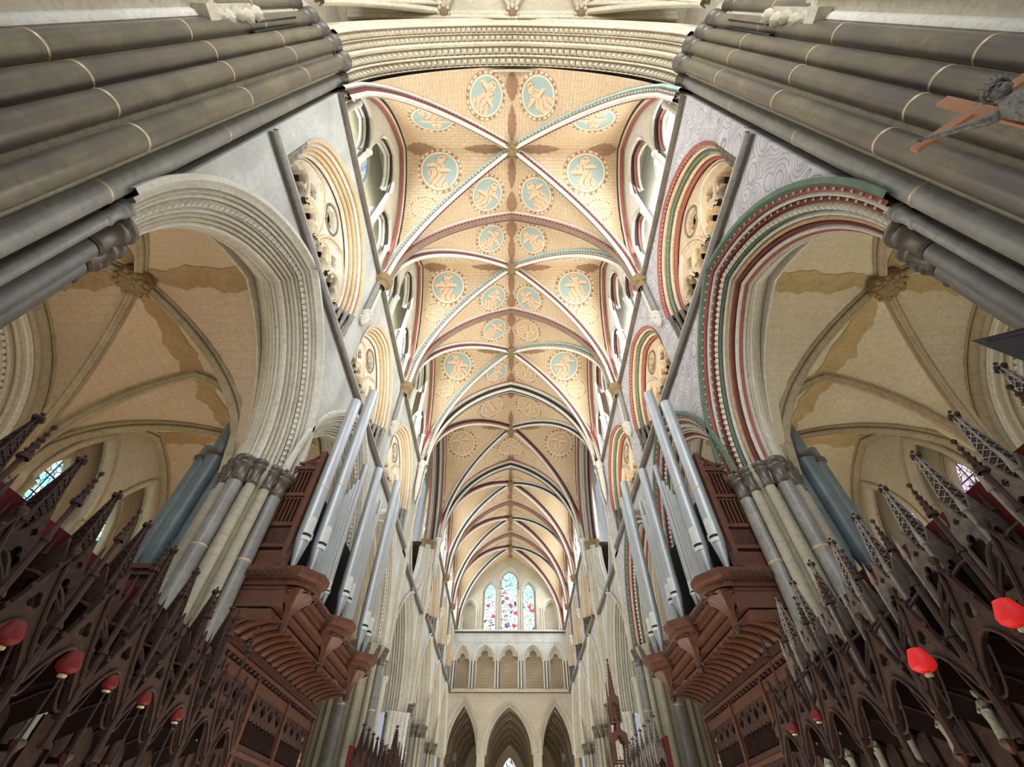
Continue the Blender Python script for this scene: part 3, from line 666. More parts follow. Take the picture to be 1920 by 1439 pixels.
# ------------------------------------------------------------------ net vault of the crossing, just above
mb = MB(); zc = 26.15
mb.add([(-7.5, .9, zc), (7.5, .9, zc), (7.5, -9, zc), (-7.5, -9, zc)], [(0, 1, 2, 3)], CROSSV); cr = mb.build('ceiling', kind='structure')
rp = rib_prof(.11, .2)
mb = MB(); cc = [S_CR] * (len(rp) - 1)
def cr_rib(p, q):
    P = np.array([np.array(p) + (np.array(q) - np.array(p)) * t for t in np.linspace(0, 1, 5)]); d = P[-1] - P[0]; sweep(mb, P, (d[1], -d[0], 0), rp, cc)
zz = zc - .02
for bx in (-2.9, 0, 2.9):
    for tx, ty in ((bx - 1.45, -1.6), (bx + 1.45, -1.6), (bx, -2.6)): cr_rib((bx, .5, zz), (tx, ty, zz))
    for tx in (bx - 1.45, bx + 1.45): cr_rib((tx, -1.6, zz), (bx, -3.8, zz))
cr_rib((-7, .5, zz), (7, .5, zz)); cr_rib((-7, .62, zz - .25), (7, .62, zz - .25)); cr_rib((-7, -3.8, zz), (7, -3.8, zz))
for s in (-1, 1):
    c0 = np.array([s * 6.0, .1, 19.5]); G = []
    for k, (tx, ty) in enumerate(((2.2, .55), (2.9, .2), (3.0, -.7), (3.1, -1.6), (3.4, -2.4), (3.9, -3.0), (4.6, -3.6), (5.6, -4))):
        q = np.array([s * tx, ty, zc]); P = []
        for t in np.linspace(0, 1, 15):
            a = t * PI / 2; P.append([c0[0] + (q[0] - c0[0]) * (1 - math.cos(a)), c0[1] + (q[1] - c0[1]) * (1 - math.cos(a)), c0[2] + (q[2] - c0[2]) * math.sin(a)])
        G.append(P); d = q - c0; sweep(mb, P, (d[1], -d[0], 0), rp, cc)
    wm = MB(); wm.grid(np.array(G), CROSSV); wm.build('vault_conoid', cr)
mb.build('net_ribs', cr)
for bx in (-2.9, 0, 2.9):
    mb = MB(); mb.lathe(bx, .5, [(0, zz - .42), (.12, zz - .42), (.3, zz - .3), (.3, zz - .15), (.2, zz)], BOSS, 12)
    for k in range(8): mb.sphere((bx + .24 * math.cos(k * PI / 4), .5 + .24 * math.sin(k * PI / 4), zz - .34), .09, S_MN, 6)
    mb.build('carved_boss', cr)
# ------------------------------------------------------------------ panelled stone strainer screens across the main transepts
for s in (-1, 1):
    e = empty('strainer_screen', 'pale panelled stone strainer screen with diagonal tracery at the upper %s edge' % HAND[s], 'stone screen')
    T = lambda u, d, z: (s * (6.55 - d), u, z)
    mb = MB(); L = [(-8, 7.2)] + [(.25 - 3.4 + 3.4 * math.sin(t), 7.2 + 3.0 * (1 - math.cos(t))) for t in np.linspace(0, 0, 1)] + [(.28, 3), (.28, 14.2), (-8, 14.2)]
    plate(mb, T, [[(-8, 9.4), (-4, 9.2), (-1.5, 7.4), (-.4, 4.0), (.36, 3.0), (.36, 8.8), (.5, 13.4), (.5, 14.0), (-8, 14.0)]], -.13, .5, S_MN); mb.build('screen_slab', e)
    for u, wd in ((.29, .14), (-.12, .10), (-.62, .12), (-1.5, .12)):
        mb = MB(); P = [T(u + wd * x, dd, z) for z in (5, 14) for x, dd in ((-1, .1), (-.6, .2), (0, .24), (.6, .2), (1, .1))]
        mb.grid(np.array(P).reshape(2, 5, 3), S_MW); mb.build('vertical_moulding', e)
    mb = MB()
    for z in np.arange(5.5, 13.2, 1.5):
        for a, b in (((-.12, z), (-.62, z + .75)), ((-.62, z), (-.12, z + .75)), ((-.62, z + .2), (-1.5, z + 1.3)), ((-1.5, z + .2), (-.62, z + 1.3))):
            mb.beam(T(a[0], .16, a[1]), T(b[0], .16, b[1]), .08, .10, S_MN, (1, 0, 0))
        mb.beam(T(-1.5, .16, z), T(-.1, .16, z), .08, .1, S_MW, (1, 0, 0))
    mb.build('diagonal_tracery', e)
    mb = MB()
    for k in range(7): mb.box(*sorted((s * 6.5, s * 6.95)), .30 - k * 1.0 - .5, .30 - k * 1.0, 14.0, 14.45, S_MN)
    mb.box(*sorted((s * 6.42, s * 7.0)), -8, .42, 13.8, 14.05, S_MW)
    mb.build('battlement', e)
    # carved canopy figure head where the screen meets the shafts
    mb = MB()
    for q in range(5): mb.lathe(s * (6.22 - .05 * q), .30 + .05 * (q % 2), [(.02, 13.4 + q * .35), (.12, 13.5 + q * .35), (.16, 13.65 + q * .35), (.08, 13.75 + q * .35)], S_MN, 8)
    mb.box(*sorted((s * 6.1, s * 6.4)), .1, .42, 13.1, 13.5, S_MN); mb.box(*sorted((s * 6.15, s * 6.4)), .12, .4, 13.5, 15.2, S_MN)
    mb.build('carved_corbel', e)
    e2 = tag(MB().tube([(s * 6.2, .62, 14.6), (s * 6.0, .62, 14.6), (s * 6.0, .60, 17.5)], .025, IRON).tube([(s * 6.2, .45, 14.9), (s * 6.05, .45, 14.9), (s * 6.05, .43, 17.5)], .02, IRON).build('iron_bracket'), 'thin black iron bracket beside the upper %s pier shafts' % HAND[s], 'bracket')
# ------------------------------------------------------------------ aisles
AW = 2.9; AX = 9.9
RA = rib_prof(.12, .26); CA = roll_cols([RIBA] * 5, 3)
for s in (-1, 1):
    wn = 'wall_' + SIDE[s] + '_aisle'
    for i, (a, b) in enumerate(BAYS):
        if i == 3: continue
        ym, h = (a + b) / 2, (b - a) / 2
        v = vault_bay('ceiling', a, b, s * AX, AW, ZC, 4.0, AISLEV if s > 0 else AISLEN, 8)
        mb = MB()
        sweep(mb, vcurve(s * AX, ym, AW, h, ZC, 4.0, 'D1', 14), (h, -AW, 0), RA, CA); sweep(mb, vcurve(s * AX, ym, AW, h, ZC, 4.0, 'D2', 14), (h, AW, 0), RA, CA); mb.build('diagonal_rib', v)
        mb = MB(); sweep(mb, vcurve(s * AX, a, AW, h, ZC, 4.0, 'T', 14), (0, 1, 0), rib_prof(.15, .26), CA); mb.build('transverse_rib', v)
        mb = MB(); sweep(mb, vcurve(s * (AX + AW - .05), ym, AW, h, ZC, 4.0, 'W', 14), (1, 0, 0), RA, CA); mb.build('wall_rib', v)
        if i < 3:
            def zat(x, y): return ZC + max(Fn((x - s * AX) / AW, AW, 4.0), Fn((y - ym) / h, AW, 4.0)) - .02
            wob = lambda t, k: .10 * math.sin(5 * t + k) + .05 * math.sin(13 * t + 2 * k)
            for k, (dx, dy, L, wd) in enumerate(((1, 0, AW - .1, .34), (-1, 0, AW - .1, .30), (0, 1, h - .15, .36), (0, -1, h - .15, .3))):
                rows = []
                for t in np.linspace(.12, 1, 16):
                    cx, cy = s * AX + dx * L * t, ym + dy * L * t; w1 = wd * (.55 + .9 * t) * (1 - .35 * (t > .8)) + wob(t * 3, k) * .6; w2 = wd * (.5 + .6 * t) + wob(t * 3, k + 2 + i) * .6
                    rows.append([(cx - dy * q, cy + dx * q, zat(cx - dy * q, cy + dx * q)) for q in np.linspace(-w1, w2, 9)])
                mb = MB(); mb.grid(np.array(rows), STAIN if s > 0 else STAINN); mb.build('stained_band', v)
            mb = MB(); z = 12.0; mb.lathe(s * AX, ym, [(0, z - .28), (.2, z - .26), (.4, z - .12), (.42, z + .05)], BOSS, 14)
            for k in range(26): t = k * 2.4; q = .08 + .33 * (k / 26) ** .6; mb.sphere((s * AX + q * math.cos(t), ym + q * math.sin(t), z - .26 + .3 * q), .09, BOSS, 6, 1, 1, .9)
            mb.build('leafy_boss', v)
        T = TS(s, 12.8)
        mb = MB()
        if i == 0:
            L = arch_line(ym, 2.3, 3.0, 8.0, .5, 14)
            plate(mb, T, [[(a, 0), (ym - 2.8, 0)] + [tuple(p) for p in L] + [(ym + 2.8, 0), (b, 0), (b, 12.6), (a, 12.6)]], -.15, .3, S_MN)
            mb.build(wn, kind='structure'); mb = MB()
            arch_mould(mb, T, ym, 2.3, 3.0, 8.0, scal((.6, .05), (0, -.8), 6, .07)[:-1] + scal((0, -.8), (.5, -1.5), 4, .07), roll_cols([S_MW, S_MN, S_MN, S_MW, S_MN, S_MW, S_MN, S_MW, S_MN, S_MN]), 16)
            studs(mb, T, ym, 2.3, 3.0, 8.0, .32, -.38, .14, .17, S_MW)
            for k in range(4):
                for sg in (-1, 1):
                    x, y, _ = T(ym + sg * (2.85 - k * .16), -.05 - k * .22, 0); mb.lathe(x, y, [(.1, 0), (.1, 7.5)] + cap_prof(.1, 8.0, .45, 1.5), PURBG, 10)
            mb.build('trim_4', kind='structure')
            mb = MB(); mb.box(*sorted((s * 18.2, s * 18.5)), a - 5, b, 0, 14, S_MN); mb.box(*sorted((s * 13, s * 18.3)), b - .1, b + .1, 0, 14, S_MN); mb.build(wn, kind='structure')
            v2 = vault_bay('ceiling', a, b, s * 15.6, 2.7, ZC, 4.0, AISLEV, 8)
            mb = MB(); sweep(mb, vcurve(s * 15.6, ym, 2.7, h, ZC, 4.0, 'D1', 10), (h, -2.7, 0), RA, CA); sweep(mb, vcurve(s * 15.6, ym, 2.7, h, ZC, 4.0, 'D2', 10), (h, 2.7, 0), RA, CA); mb.build('diagonal_rib', v2)
            # west arch of the aisle, to the main transept
            T2 = TY(a, 1); mb = MB()
            arch_mould(mb, T2, s * 10.4, 2.1, 3.0, ZC, scal((.6, .3), (0, -.5), 5, .07)[:-1] + scal((0, -.5), (.6, -1.3), 5, .07), roll_cols([S_MN, S_MW, S_MN, S_MN, S_MW, S_MW, S_MN, S_MN, S_MW, S_MN]), 14)
            studs(mb, T2, s * 10.4, 2.1, 3.0, ZC, .3, .06, .13, .16, S_MW)
            L = arch_line(s * 10.4, 2.1, 3.0, ZC, .5, 14); plate(mb, T2, [[(s * 10.4 - 2.7, 0), (s * 10.4 - 2.6, 0)] + [tuple(p) for p in L] + [(s * 10.4 + 2.6, 0), (s * 10.4 + 3.2, 0), (s * 10.4 + 3.2, 13), (s * 10.4 - 2.7, 13)]], -.15, .3, S_MN)
            mb.build('trim_5', kind='structure')
        else:
            us = (ym - 1.2, ym + 1.2)
            plate(mb, T, [rect(a, b, 0, 12.8)] + [lancet(u, .98, 4.2, 8.6, 2.3) for u in us], -.15, .3, S_MN)
            plate(mb, T, [rect(a, b, 0, 12.8)] + [lancet(u, .62, 4.6, 8.5, 1.7) for u in us], -.95, .3, AISLEV if s > 0 else AISLEN)
            mb.build(wn, kind='structure'); mb = MB()
            for u in us:
                arch_mould(mb, T, u, .98, 2.3, 8.6, scal((.2, .04), (0, -.3), 3, .05), roll_cols([RIBA] * 3), 10)
                arch_mould(mb, T, u, .62, 1.7, 8.5, scal((.2, -.72), (0, -.9), 2, .05), roll_cols([RIBA] * 2), 10)
                for sg in (-1, 1): x, y, _ = T(u + sg * 1.02, .02, 0); mb.lathe(x, y, [(.08, 4), (.08, 8.2)] + cap_prof(.08, 8.6, .35, 1.5), RIBA, 10)
            mb.build('trim_6', kind='structure')
            for k, u in enumerate(us):
                mb = MB(); plate(mb, T, [lancet(u, .62, 4.6, 8.5, 1.7)], -1.05, .03, G_AL if s < 0 else G_AR); mb.build('window_%d' % (30 + i * 2 + k + (20 if s > 0 else 0)), kind='structure')
        mb = MB()
        for dy in (-.2, 0, .2): mb.lathe(s * 12.65, b + dy, [(.09, 0), (.09, 7.7)] + cap_prof(.09, ZC, .4, 1.6), PURBG, 10)
        mb.build('trim_7', kind='structure')
    mb = MB()  # return walls of the eastern transept and its outer end
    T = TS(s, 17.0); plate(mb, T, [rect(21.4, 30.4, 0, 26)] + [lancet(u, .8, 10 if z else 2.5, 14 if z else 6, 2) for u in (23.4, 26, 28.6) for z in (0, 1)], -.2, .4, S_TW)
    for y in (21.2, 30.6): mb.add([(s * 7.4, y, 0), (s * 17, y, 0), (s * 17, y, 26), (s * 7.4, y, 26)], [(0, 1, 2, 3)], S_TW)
    mb.add([(s * 5.5, 21.2, 25.6), (s * 17, 21.2, 25.6), (s * 17, 30.6, 25.6), (s * 5.5, 30.6, 25.6)], [(0, 1, 2, 3)], VAULT)
    mb.build('wall_%s_transept' % SIDE[s], kind='structure')
    mb = MB()
    for u in (23.4, 26, 28.6):
        for z in (0, 1): plate(mb, T, [lancet(u, .8, 10 if z else 2.5, 14 if z else 6, 2)], -.35, .03, G_CL if s < 0 else G_CR)
    mb.build('window_%d' % (60 + s), kind='structure')
# ------------------------------------------------------------------ eastern crossing: tall arches with inverted strainer arches
for s in (-1, 1):
    T = TS(s); um = 25.95; a = 3.25
    mb = MB(); L = arch_line(um, a, 6.4, 17.7, .5, 16)
    plate(mb, T, [[(21.4, ZC), (um - a - .5, ZC)] + [tuple(p) for p in L] + [(um + a + .5, ZC), (30.4, ZC), (30.4, 25.7), (21.4, 25.7)]], -.4, .8, SW[s] if s > 0 else S_GR); mb.build('wall_' + SIDE[s], kind='structure')
    mb = MB(); arch_mould(mb, T, um, a, 6.4, 17.7, scal((.55, .03), (0, -.7), 6, .07), roll_cols([TEAL, BLK, RED, TEAL, S_MN, RED] if s < 0 else [TEAL, S_MN, RED, TEAL, BLK, RED]), 16)
    for sg in (-1, 1):
        for k in range(4):
            x, y, _ = T(um + sg * (a + .42 - k * .12), -.02 - k * .2, 0); mb.lathe(x, y, [(.15, 8), (.15, 17.2)], S_MN, 10); mb.lathe(x, y, cap_prof(.15, 17.7, .5, 1.6), BOSS, 10)
    mb.build('trim_11', kind='structure')
    e = empty('strainer_arch', 'crossed inverted stone strainer arch in the %s opening of the far crossing' % HAND[s], 'arch')
    zl, hl = 7.5, 4.7; top = 19.2; C = 12.75 + 12.75 + .0
    low = arch_line(um, a - .2, hl, zl, 0, 16); lo2 = arch_line(um, a - .2, hl, zl, .35, 16)
    inv = arch_line(um, a, 4.35, 0, 0, 16); Z0 = 17.3
    def TI(u, d, z): return T(u, d, Z0 - z)
    mb = MB(); poly = [tuple(p) for p in lo2] + [(um + a, Z0)] + [(p[0], Z0 - p[1]) for p in inv[::-1]] 
    half = len(lo2) // 2
    pl = [tuple(p) for p in lo2[:half + 1]] + [(p[0], Z0 - p[1]) for p in inv[:half + 1][::-1]]
    pr_ = [tuple(p) for p in lo2[half:]] + [(p[0], Z0 - p[1]) for p in inv[half:][::-1]]
    plate(mb, T, [pl], -.5, .6, S_N); plate(mb, T, [pr_], -.5, .6, S_N); mb.build('spandrel_panel', e)
    pf = scal((.42, -.1), (0, -.45), 4, .06)[:-1] + scal((0, -.45), (0, -1.35), 6, .055)[:-1] + scal((0, -1.35), (.35, -1.9), 4, .06)
    mb = MB(); arch_mould(mb, T, um, a - .2, hl, zl, pf, roll_cols([S_MW, S_MN] * 7), 16); mb.build('lower_arch', e)
    mb = MB(); arch_mould(mb, TI, um, a, 4.35, 0, scal((.4, -.08), (0, -.3), 3, .06)[:-1] + scal((0, -.3), (0, -.7), 2, .06)[:-1] + scal((0, -.7), (.35, -.95), 3, .06), roll_cols([S_MW, S_MN] * 4), 16); mb.build('inverted_arch', e)
    mb = MB()
    for sg in (-1, 1):
        for k in range(5):
            x, y, _ = T(um + sg * (a - .0 - .1 * k), -.05 - k * .2, 0); mb.lathe(x, y, [(.13, 0), (.13, zl - .45)] + cap_prof(.13, zl, .45, 1.5), S_MW, 10)
    mb.build('respond_shafts', e)
    mb = MB()
    a_, b_ = sorted((s * 5.55, s * 5.78)); mb.box(a_, b_, 21.4, 30.4, 12.72, 12.92, PURBD)
    mb.build('string_course', e)
# transverse arches framing the east crossing
for y in (21.4, 30.4):
    T = TY(y, 1); mb = MB()
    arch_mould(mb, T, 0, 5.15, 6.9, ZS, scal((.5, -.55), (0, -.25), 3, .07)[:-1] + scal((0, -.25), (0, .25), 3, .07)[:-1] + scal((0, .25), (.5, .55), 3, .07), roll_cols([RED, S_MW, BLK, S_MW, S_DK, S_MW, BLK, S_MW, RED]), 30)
    for s in (-1, 1):
        for k in range(3): x = s * (5.35 + .02 * k); mb.lathe(x, y - .35 + .35 * k, [(.02, 15.5), (.14, 16.4), (.16, 17.5)] + cap_prof(.17, 18.2, .5, 1.5), S_MW if k != 1 else PURBG, 12)
    mb.build('trim_12', kind='structure')
# ------------------------------------------------------------------ east end
T = TY(47.8, -1); E3 = [(-.05, 1.95, 8.5, 3.35), (-4.15, 1.28, 8.5, 3.45), (4.1, 1.28, 8.5, 3.45)]
mb = MB(); poly = [(-5.8, 0)]
def ap(E): L = arch_line(E[0], E[1], E[3], E[2], .42, 14); return [(E[0] - E[1] - .1, 0), (E[0] - E[1] - .1, E[2])] + [tuple(p) for p in L if E[0] - E[1] - .15 <= p[0] <= E[0] + E[1] + .15] + [(E[0] + E[1] + .1, E[2]), (E[0] + E[1] + .1, 0)]
poly += ap(E3[1]) + ap(E3[0]) + ap(E3[2]) + [(5.8, 0), (5.8, 13.0), (-5.8, 13.0)]
plate(mb, T, [poly], -.2, .4, S_E)
t5 = [(-4.62, .62), (-2.45, .84), (-.1, .9), (2.25, .84), (4.45, .62)]
plate(mb, T, [rect(-5.7, 5.7, 17.0, 17.9)] + [rect(-.6, .6, 17.05, 17.85)], .01, .02, S_N)
plate(mb, T, [rect(-5.8, 5.8, 13.0, 17.95)] + [lancet(u, aa + .12, 13.15, 15.4, 1.35) for u, aa in t5], -.15, .3, S_N)
lights = [(-.08, .93, 23.2, 1.15), (-2.15, .64, 22.1, .95), (1.98, .62, 22.1, .95)]; blind = [(-4.25, .62, 20.0, .9), (4.3, .62, 20.0, .9)]
top = [(p[0], p[2] + .1) for p in vcurve(0, 0, W + .05, 3, ZS - .3, HV + .3, 'T', 14)]
plate(mb, T, [top] + [lancet(u, aa + .12, 18.1, z, h + .1) for u, aa, z, h in lights] + [lancet(u, aa + .25, 18.1, z, h + .25) for u, aa, z, h in blind], -.15, .3, S_MN)
plate(mb, T, [rect(-6, 6, 18, 26)] + [lancet(u, aa * .9, 18.2, z, h) for u, aa, z, h in lights], -.8, .2, S_E)
mb.box(-6, 6, 49.0, 49.2, 13, 18, S_TRI); mb.box(-6, 6, 47.8, 49.2, 12.8, 13.0, S_E)
mb.build('wall_east', kind='structure')
mb = MB(); mb.box(-5.6, 5.6, 47.6, 47.85, 12.85, 13.05, S_MN); mb.box(-5.6, 5.6, 47.62, 47.85, 17.95, 18.1, S_MW); mb.box(-5.6, 5.6, 47.7, 47.85, 17.85, 17.95, BLK)
for E_ in E3: arch_mould(mb, T, E_[0], E_[1], E_[3], E_[2], scal((.45, .05), (0, -.6), 5, .06), roll_cols([S_MN, S_MW, S_MN, S_MN, S_MW]), 14)
for u, aa in t5:
    arch_mould(mb, T, u, aa, 1.2, 15.4, scal((.26, .05), (0, -.3), 3, .05), roll_cols([S_MW, S_MN, S_MW]), 8)
    plate(mb, T, [lancet(u, aa + .1, 13.1, 15.4, 1.3), trefoil_head(u, aa * .86, 13.15, 15.35)], -.4, .1, S_MN)
for u, aa, z, h in lights: arch_mould(mb, T, u, aa, h, z, scal((.24, .05), (0, -.5), 3, .05), roll_cols([S_MN, S_MN, S_MW]), 8)
for u, aa, z, h in blind: arch_mould(mb, T, u, aa, h, z, scal((.3, .05), (0, -.35), 3, .05), roll_cols([S_MW, S_MN, S_MN]), 8)
mb.build('trim_13', kind='structure')
mb = MB()
for u in (-5.45, -3.6, -1.2, 1.0, 3.42, 5.3):
    for k, du in enumerate((-.2, -.07, .07, .2)): mb.lathe(u + du, 47.75 + .1 * (k % 2), [(.07, 13.1), (.07, 15.1)] + cap_prof(.06, 15.4, .22, 1.5), PURBD if k % 2 else S_MW, 8)
for u in (-5.0, -3.35, -1.18, 1.05, 3.35, 5.1):
    zt = 22.1 if abs(u) < 2 else 20.2
    if abs(u) > 4.9: zt = 19.3
    for du in (-.09, .09): mb.lathe(u + du, 47.75, [(.07, 18.1), (.07, zt - .3)] + cap_prof(.075, zt, .25, 1.5), S_MW if du < 0 else S_MN, 8)
for u in (-2.15, 2.0):
    for sg in (-1, 1): mb.lathe(u * 1.0 + (4.2 if u > 0 else -4.2) * .0 + sg * .0 + (2.55 if u > 0 else -2.45), 47.76, [(.1, 0), (.1, 8.1)] + cap_prof(.12, 8.5, .4, 1.5), PURBG, 10)
mb.build('east_wall_shafts', kind='structure')
mb = MB(); 
for k, (u, aa, z, h) in enumerate(lights):
    plate(mb, T, [lancet(u, aa * .92, 18.2, 22.0 if k == 0 else 21.3, .05, 3)], -.86, .03, G_E); plate(mb, T, [lancet(u, aa * .92, 22.0 if k == 0 else 21.3, z, h)], -.86, .03, G_EB)
mb.build('window_70', kind='structure')
# low chapel beyond the east arches
for k in range(6):
    a = 48.4 + k * 3.4
    for xc, ww in ((0, 2.3), (-4.2, 1.7), (4.2, 1.7)):
        v = vault_bay('ceiling', a, a + 3.4, xc, ww, 8.4, 3.9, AISLEV if xc else S_TRI, 5)
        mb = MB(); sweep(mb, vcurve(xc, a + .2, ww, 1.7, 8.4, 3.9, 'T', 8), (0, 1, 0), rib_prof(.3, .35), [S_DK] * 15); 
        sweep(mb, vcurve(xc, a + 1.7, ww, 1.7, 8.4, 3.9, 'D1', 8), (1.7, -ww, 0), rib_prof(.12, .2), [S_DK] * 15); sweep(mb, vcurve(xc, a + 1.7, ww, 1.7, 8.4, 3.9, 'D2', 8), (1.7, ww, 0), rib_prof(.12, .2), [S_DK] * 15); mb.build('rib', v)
    for x in (-2.4, 2.4): mb = MB(); mb.lathe(x, a, [(.16, 0), (.16, 8)] + cap_prof(.16, 8.4, .4, 1.4), PURBG, 10); mb.build('trim_14', kind='structure')
mb = MB(); T = TY(69, -1); plate(mb, T, [rect(-6.5, 6.5, 0, 12.5), lancet(0, .9, 2, 9.6, 1.6), lancet(-2.2, .5, 2, 8, 1), lancet(2.2, .5, 2, 8, 1)], 0, .3, S_E)
for x in (-6.1, 6.1): mb.add([(x, 48, 0), (x, 69, 0), (x, 69, 12.5), (x, 48, 12.5)], [(0, 1, 2, 3)], S_E)
mb.build('wall_far_chapel', kind='structure')
mb = MB(); plate(mb, T, [lancet(0, .9, 2, 9.6, 1.6)], -.2, .03, G_E); mb.build('window_71', kind='structure')
area('chapel_light', (0, 58, .5), (0, 58, 9), 6, 260, (1, .8, .6), 18)
# ------------------------------------------------------------------ organ cases
def organ(s):
    e = empty('organ_case', 'carved red-brown oak organ case with silver pipes against the %s arcade' % HAND[s], 'organ')
    X = lambda x: s * x
    def bx(mb, x0, x1, y0, y1, z0, z1, m): a, b = sorted((s * x0, s * x1)); return mb.box(a, b, y0, y1, z0, z1, m)
    GZ = 5.93; TY3 = (9.55, 12.1, 14.75)
    # gallery cornice in plan (y along, x out) with three canted towers
    plan = [(5.75, 9.1), (4.5, 9.1), (4.14, 9.4), (4.14, 9.75), (4.5, 10.1), (4.6, 10.1), (4.6, 11.55), (4.5, 11.55), (4.14, 11.9), (4.14, 12.3), (4.5, 12.65), (4.6, 12.65), (4.6, 14.15), (4.5, 14.15), (4.14, 14.5), (4.14, 14.95), (4.5, 15.25), (5.75, 15.25)]
    prof = [(0, -.42), (-.06, -.42), (-.06, -.34), (.0, -.32), (.0, -.2), (.10, -.18), (.16, -.10), (.16, 0), (-.05, .02)]
    cxm, cym = 5.4, 12.1
    P = []
    for x, y in plan:
        row = []
        for o, z in prof:
            f = -o; xx = x + f * .9 if x < 5.7 else x; yy = y + (f if y > 9.1 + .01 and False else 0)
            if y <= 9.11: yy = y + f
            row.append((X(xx), yy, GZ + z))
        P.append(row)
    mb = MB(); mb.grid(np.array(P), WOODL); c = mb.build('gallery_cornice', e)
    mb = MB(); V = [(X(x + .05), y, z) for z in (GZ - .35, GZ + .02) for x, y in plan]; n = len(plan); mb.add(V, [tuple(range(n)), tuple(range(n, 2 * n))], WOODD); mb.build('gallery_floor', e)
    mb = MB()
    for k in range(9): bx(mb, 4.6 + k * .14, 4.67 + k * .14, 8.92, 9.0, GZ - .20, GZ - .1, WOODP)
    for y0, y1 in ((10.2, 11.5), (12.75, 14.1)):
        for y in np.arange(y0, y1, .14): bx(mb, 4.42, 4.5, y, y + .07, GZ - .2, GZ - .1, WOODP)
    o = mb.build('carved_leaf_band', e)
    # brackets below the towers
    for y in TY3:
        mb = MB(); 
        rows = []; fl_ = lambda t: 1 - .16 * abs(math.sin(3.5 * t))
        for k, q in enumerate(np.linspace(0, 1, 12)):
            r = .06 + .41 * q ** 2.7; z = GZ - 1.0 + .62 * q; rows.append([(X(4.62 - r * fl_(t) * .95 * math.cos(t) - .05 * math.cos(t)), y + r * fl_(t) * 1.15 * math.sin(t), z) for t in np.linspace(-PI / 2, PI / 2, 29)])
        mb.grid(np.array(rows), WOODL)
        mb.sphere((X(4.6), y, GZ - 1.0), .09, WOODP, 8); mb.build('fan_bracket', e)
    # straight lower cornice ribs linking the brackets
    mb = MB()
    for z, xx, hh in ((GZ - .5, 4.62, .08), (GZ - .66, 4.72, .06), (GZ - .82, 4.8, .05)): bx(mb, xx - .06, xx + .1, 9.15, 15.2, z - hh, z + hh * .3, WOODL)
    bx(mb, 4.6, 5.75, 9.12, 9.22, GZ - .75, GZ - .3, WOODL); bx(mb, 4.75, 5.75, 9.1, 9.3, GZ - .95, GZ - .8, WOODL)
    mb.build('lower_cornice', e)
    # coved canopy with ribs
    def cv(t): return (5.55 - .80 * (1 - math.cos(t)) , 4.72 + (GZ - .85 - 4.72) * math.sin(t))
    ts = np.linspace(0, PI / 2, 10)
    mb = MB(); mb.grid(np.array([[(X(cv(t)[0]), y, cv(t)[1]) for t in ts] for y in (9.25, 15.15)]), WOODL); o = mb.build('coved_canopy', e)
    mb = MB(); mb.add([(X(cv(t)[0]), 9.25, cv(t)[1]) for t in ts] + [(X(5.55), 9.25, GZ - .8)], [tuple(range(11))], WOODL); mb.build('canopy_end', e)
    for k in range(17):
        y = 9.4 + k * .35; mb = MB(); mb.tube([(X(cv(t)[0] - .02), y, cv(t)[1] - .02) for t in ts], .05, WOODL, 6); mb.build('canopy_rib', o)
    # lower traceried screen
    mb = MB(); 
    for z0, z1, d, m in ((4.62, 4.78, .12, WOOD), (4.5, 4.58, .16, WOODL), (4.22, 4.42, .10, WOODL), (3.26, 3.38, .10, WOOD), (3.18, 3.26, .15, WOODL)): bx(mb, 5.55 - d, 5.62, 9.2, 15.1, z0, z1, m)
    for y in (9.25, 11.15, 13.1, 15.05): bx(mb, 5.42, 5.6, y - .06, y + .06, 2.2, 4.5, WOODL)
    mb.build('screen_frame', e)
    mb = MB()
    for k in range(28): y = 9.3 + k * .21; mb.sphere((X(5.42), y, 4.47), .05, WOODP, 6)
    mb.build('carved_studs', e)
    T = TS(s, 5.5)
    for a, b in ((9.31, 11.09), (11.21, 13.04), (13.16, 14.99)):
        hs = []; n = 4; st = (b - a) / n
        for k in range(n):
            u = a + (k + .5) * st
            for q in (-1, 1): hs.append(trefoil_head(u + q * st * .23, st * .15, 3.42, 3.72))
            hs.append(foil(u, 4.02, 4, .055, .06, 5)); hs.append(foil(u + st / 2 if k < n - 1 else u - st * .36, 4.13, 3, .03, .035, 4))
        mb = MB(); plate(mb, T, [rect(a, b, 3.38, 4.22)] + hs, 0, .06, WOODP); mb.build('tracery_panel', e)
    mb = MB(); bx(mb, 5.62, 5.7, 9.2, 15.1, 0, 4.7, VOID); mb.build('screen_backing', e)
    # lower panelling below the screen
    mb = MB(); bx(mb, 5.5, 5.6, 9.2, 15.1, .1, 3.2, WOODP)
    for y in np.arange(9.35, 15.1, .3): bx(mb, 5.44, 5.5, y, y + .06, .4, 3.1, WOODP)
    mb.build('lower_panelling', e)
    # end case facing the camera: plinth, panels, slatted windows
    mb = MB(); bx(mb, 4.92, 5.75, 9.16, 9.3, 6.0, 6.95, WOOD); bx(mb, 4.86, 5.75, 9.08, 9.3, 6.42, 6.5, WOODL); bx(mb, 4.98, 5.7, 9.13, 9.2, 6.1, 6.36, WOODL)
    for z in (6.0, 6.95, 7.75, 8.55): bx(mb, 4.9, 5.75, 9.1, 9.25, z, z + .09, WOODL)
    for x in (4.92, 5.68): bx(mb, x - .05, x + .07, 9.06, 9.3, 6.0, 9.1 if x < 5 else 8.7, WOODL)
    for z in (7.05, 7.85):
        for k in range(7): bx(mb, 5.03 + k * .095, 5.065 + k * .095, 9.12, 9.2, z, z + .62, WOODL)
        for k in range(7): mb.beam((X(5.03 + k * .095), 9.14, z + .6), (X(5.08 + k * .095), 9.14, z + .7), .03, .03, WOODL); mb.beam((X(5.13 + k * .095), 9.14, z + .6), (X(5.08 + k * .095), 9.14, z + .7), .03, .03, WOODL)
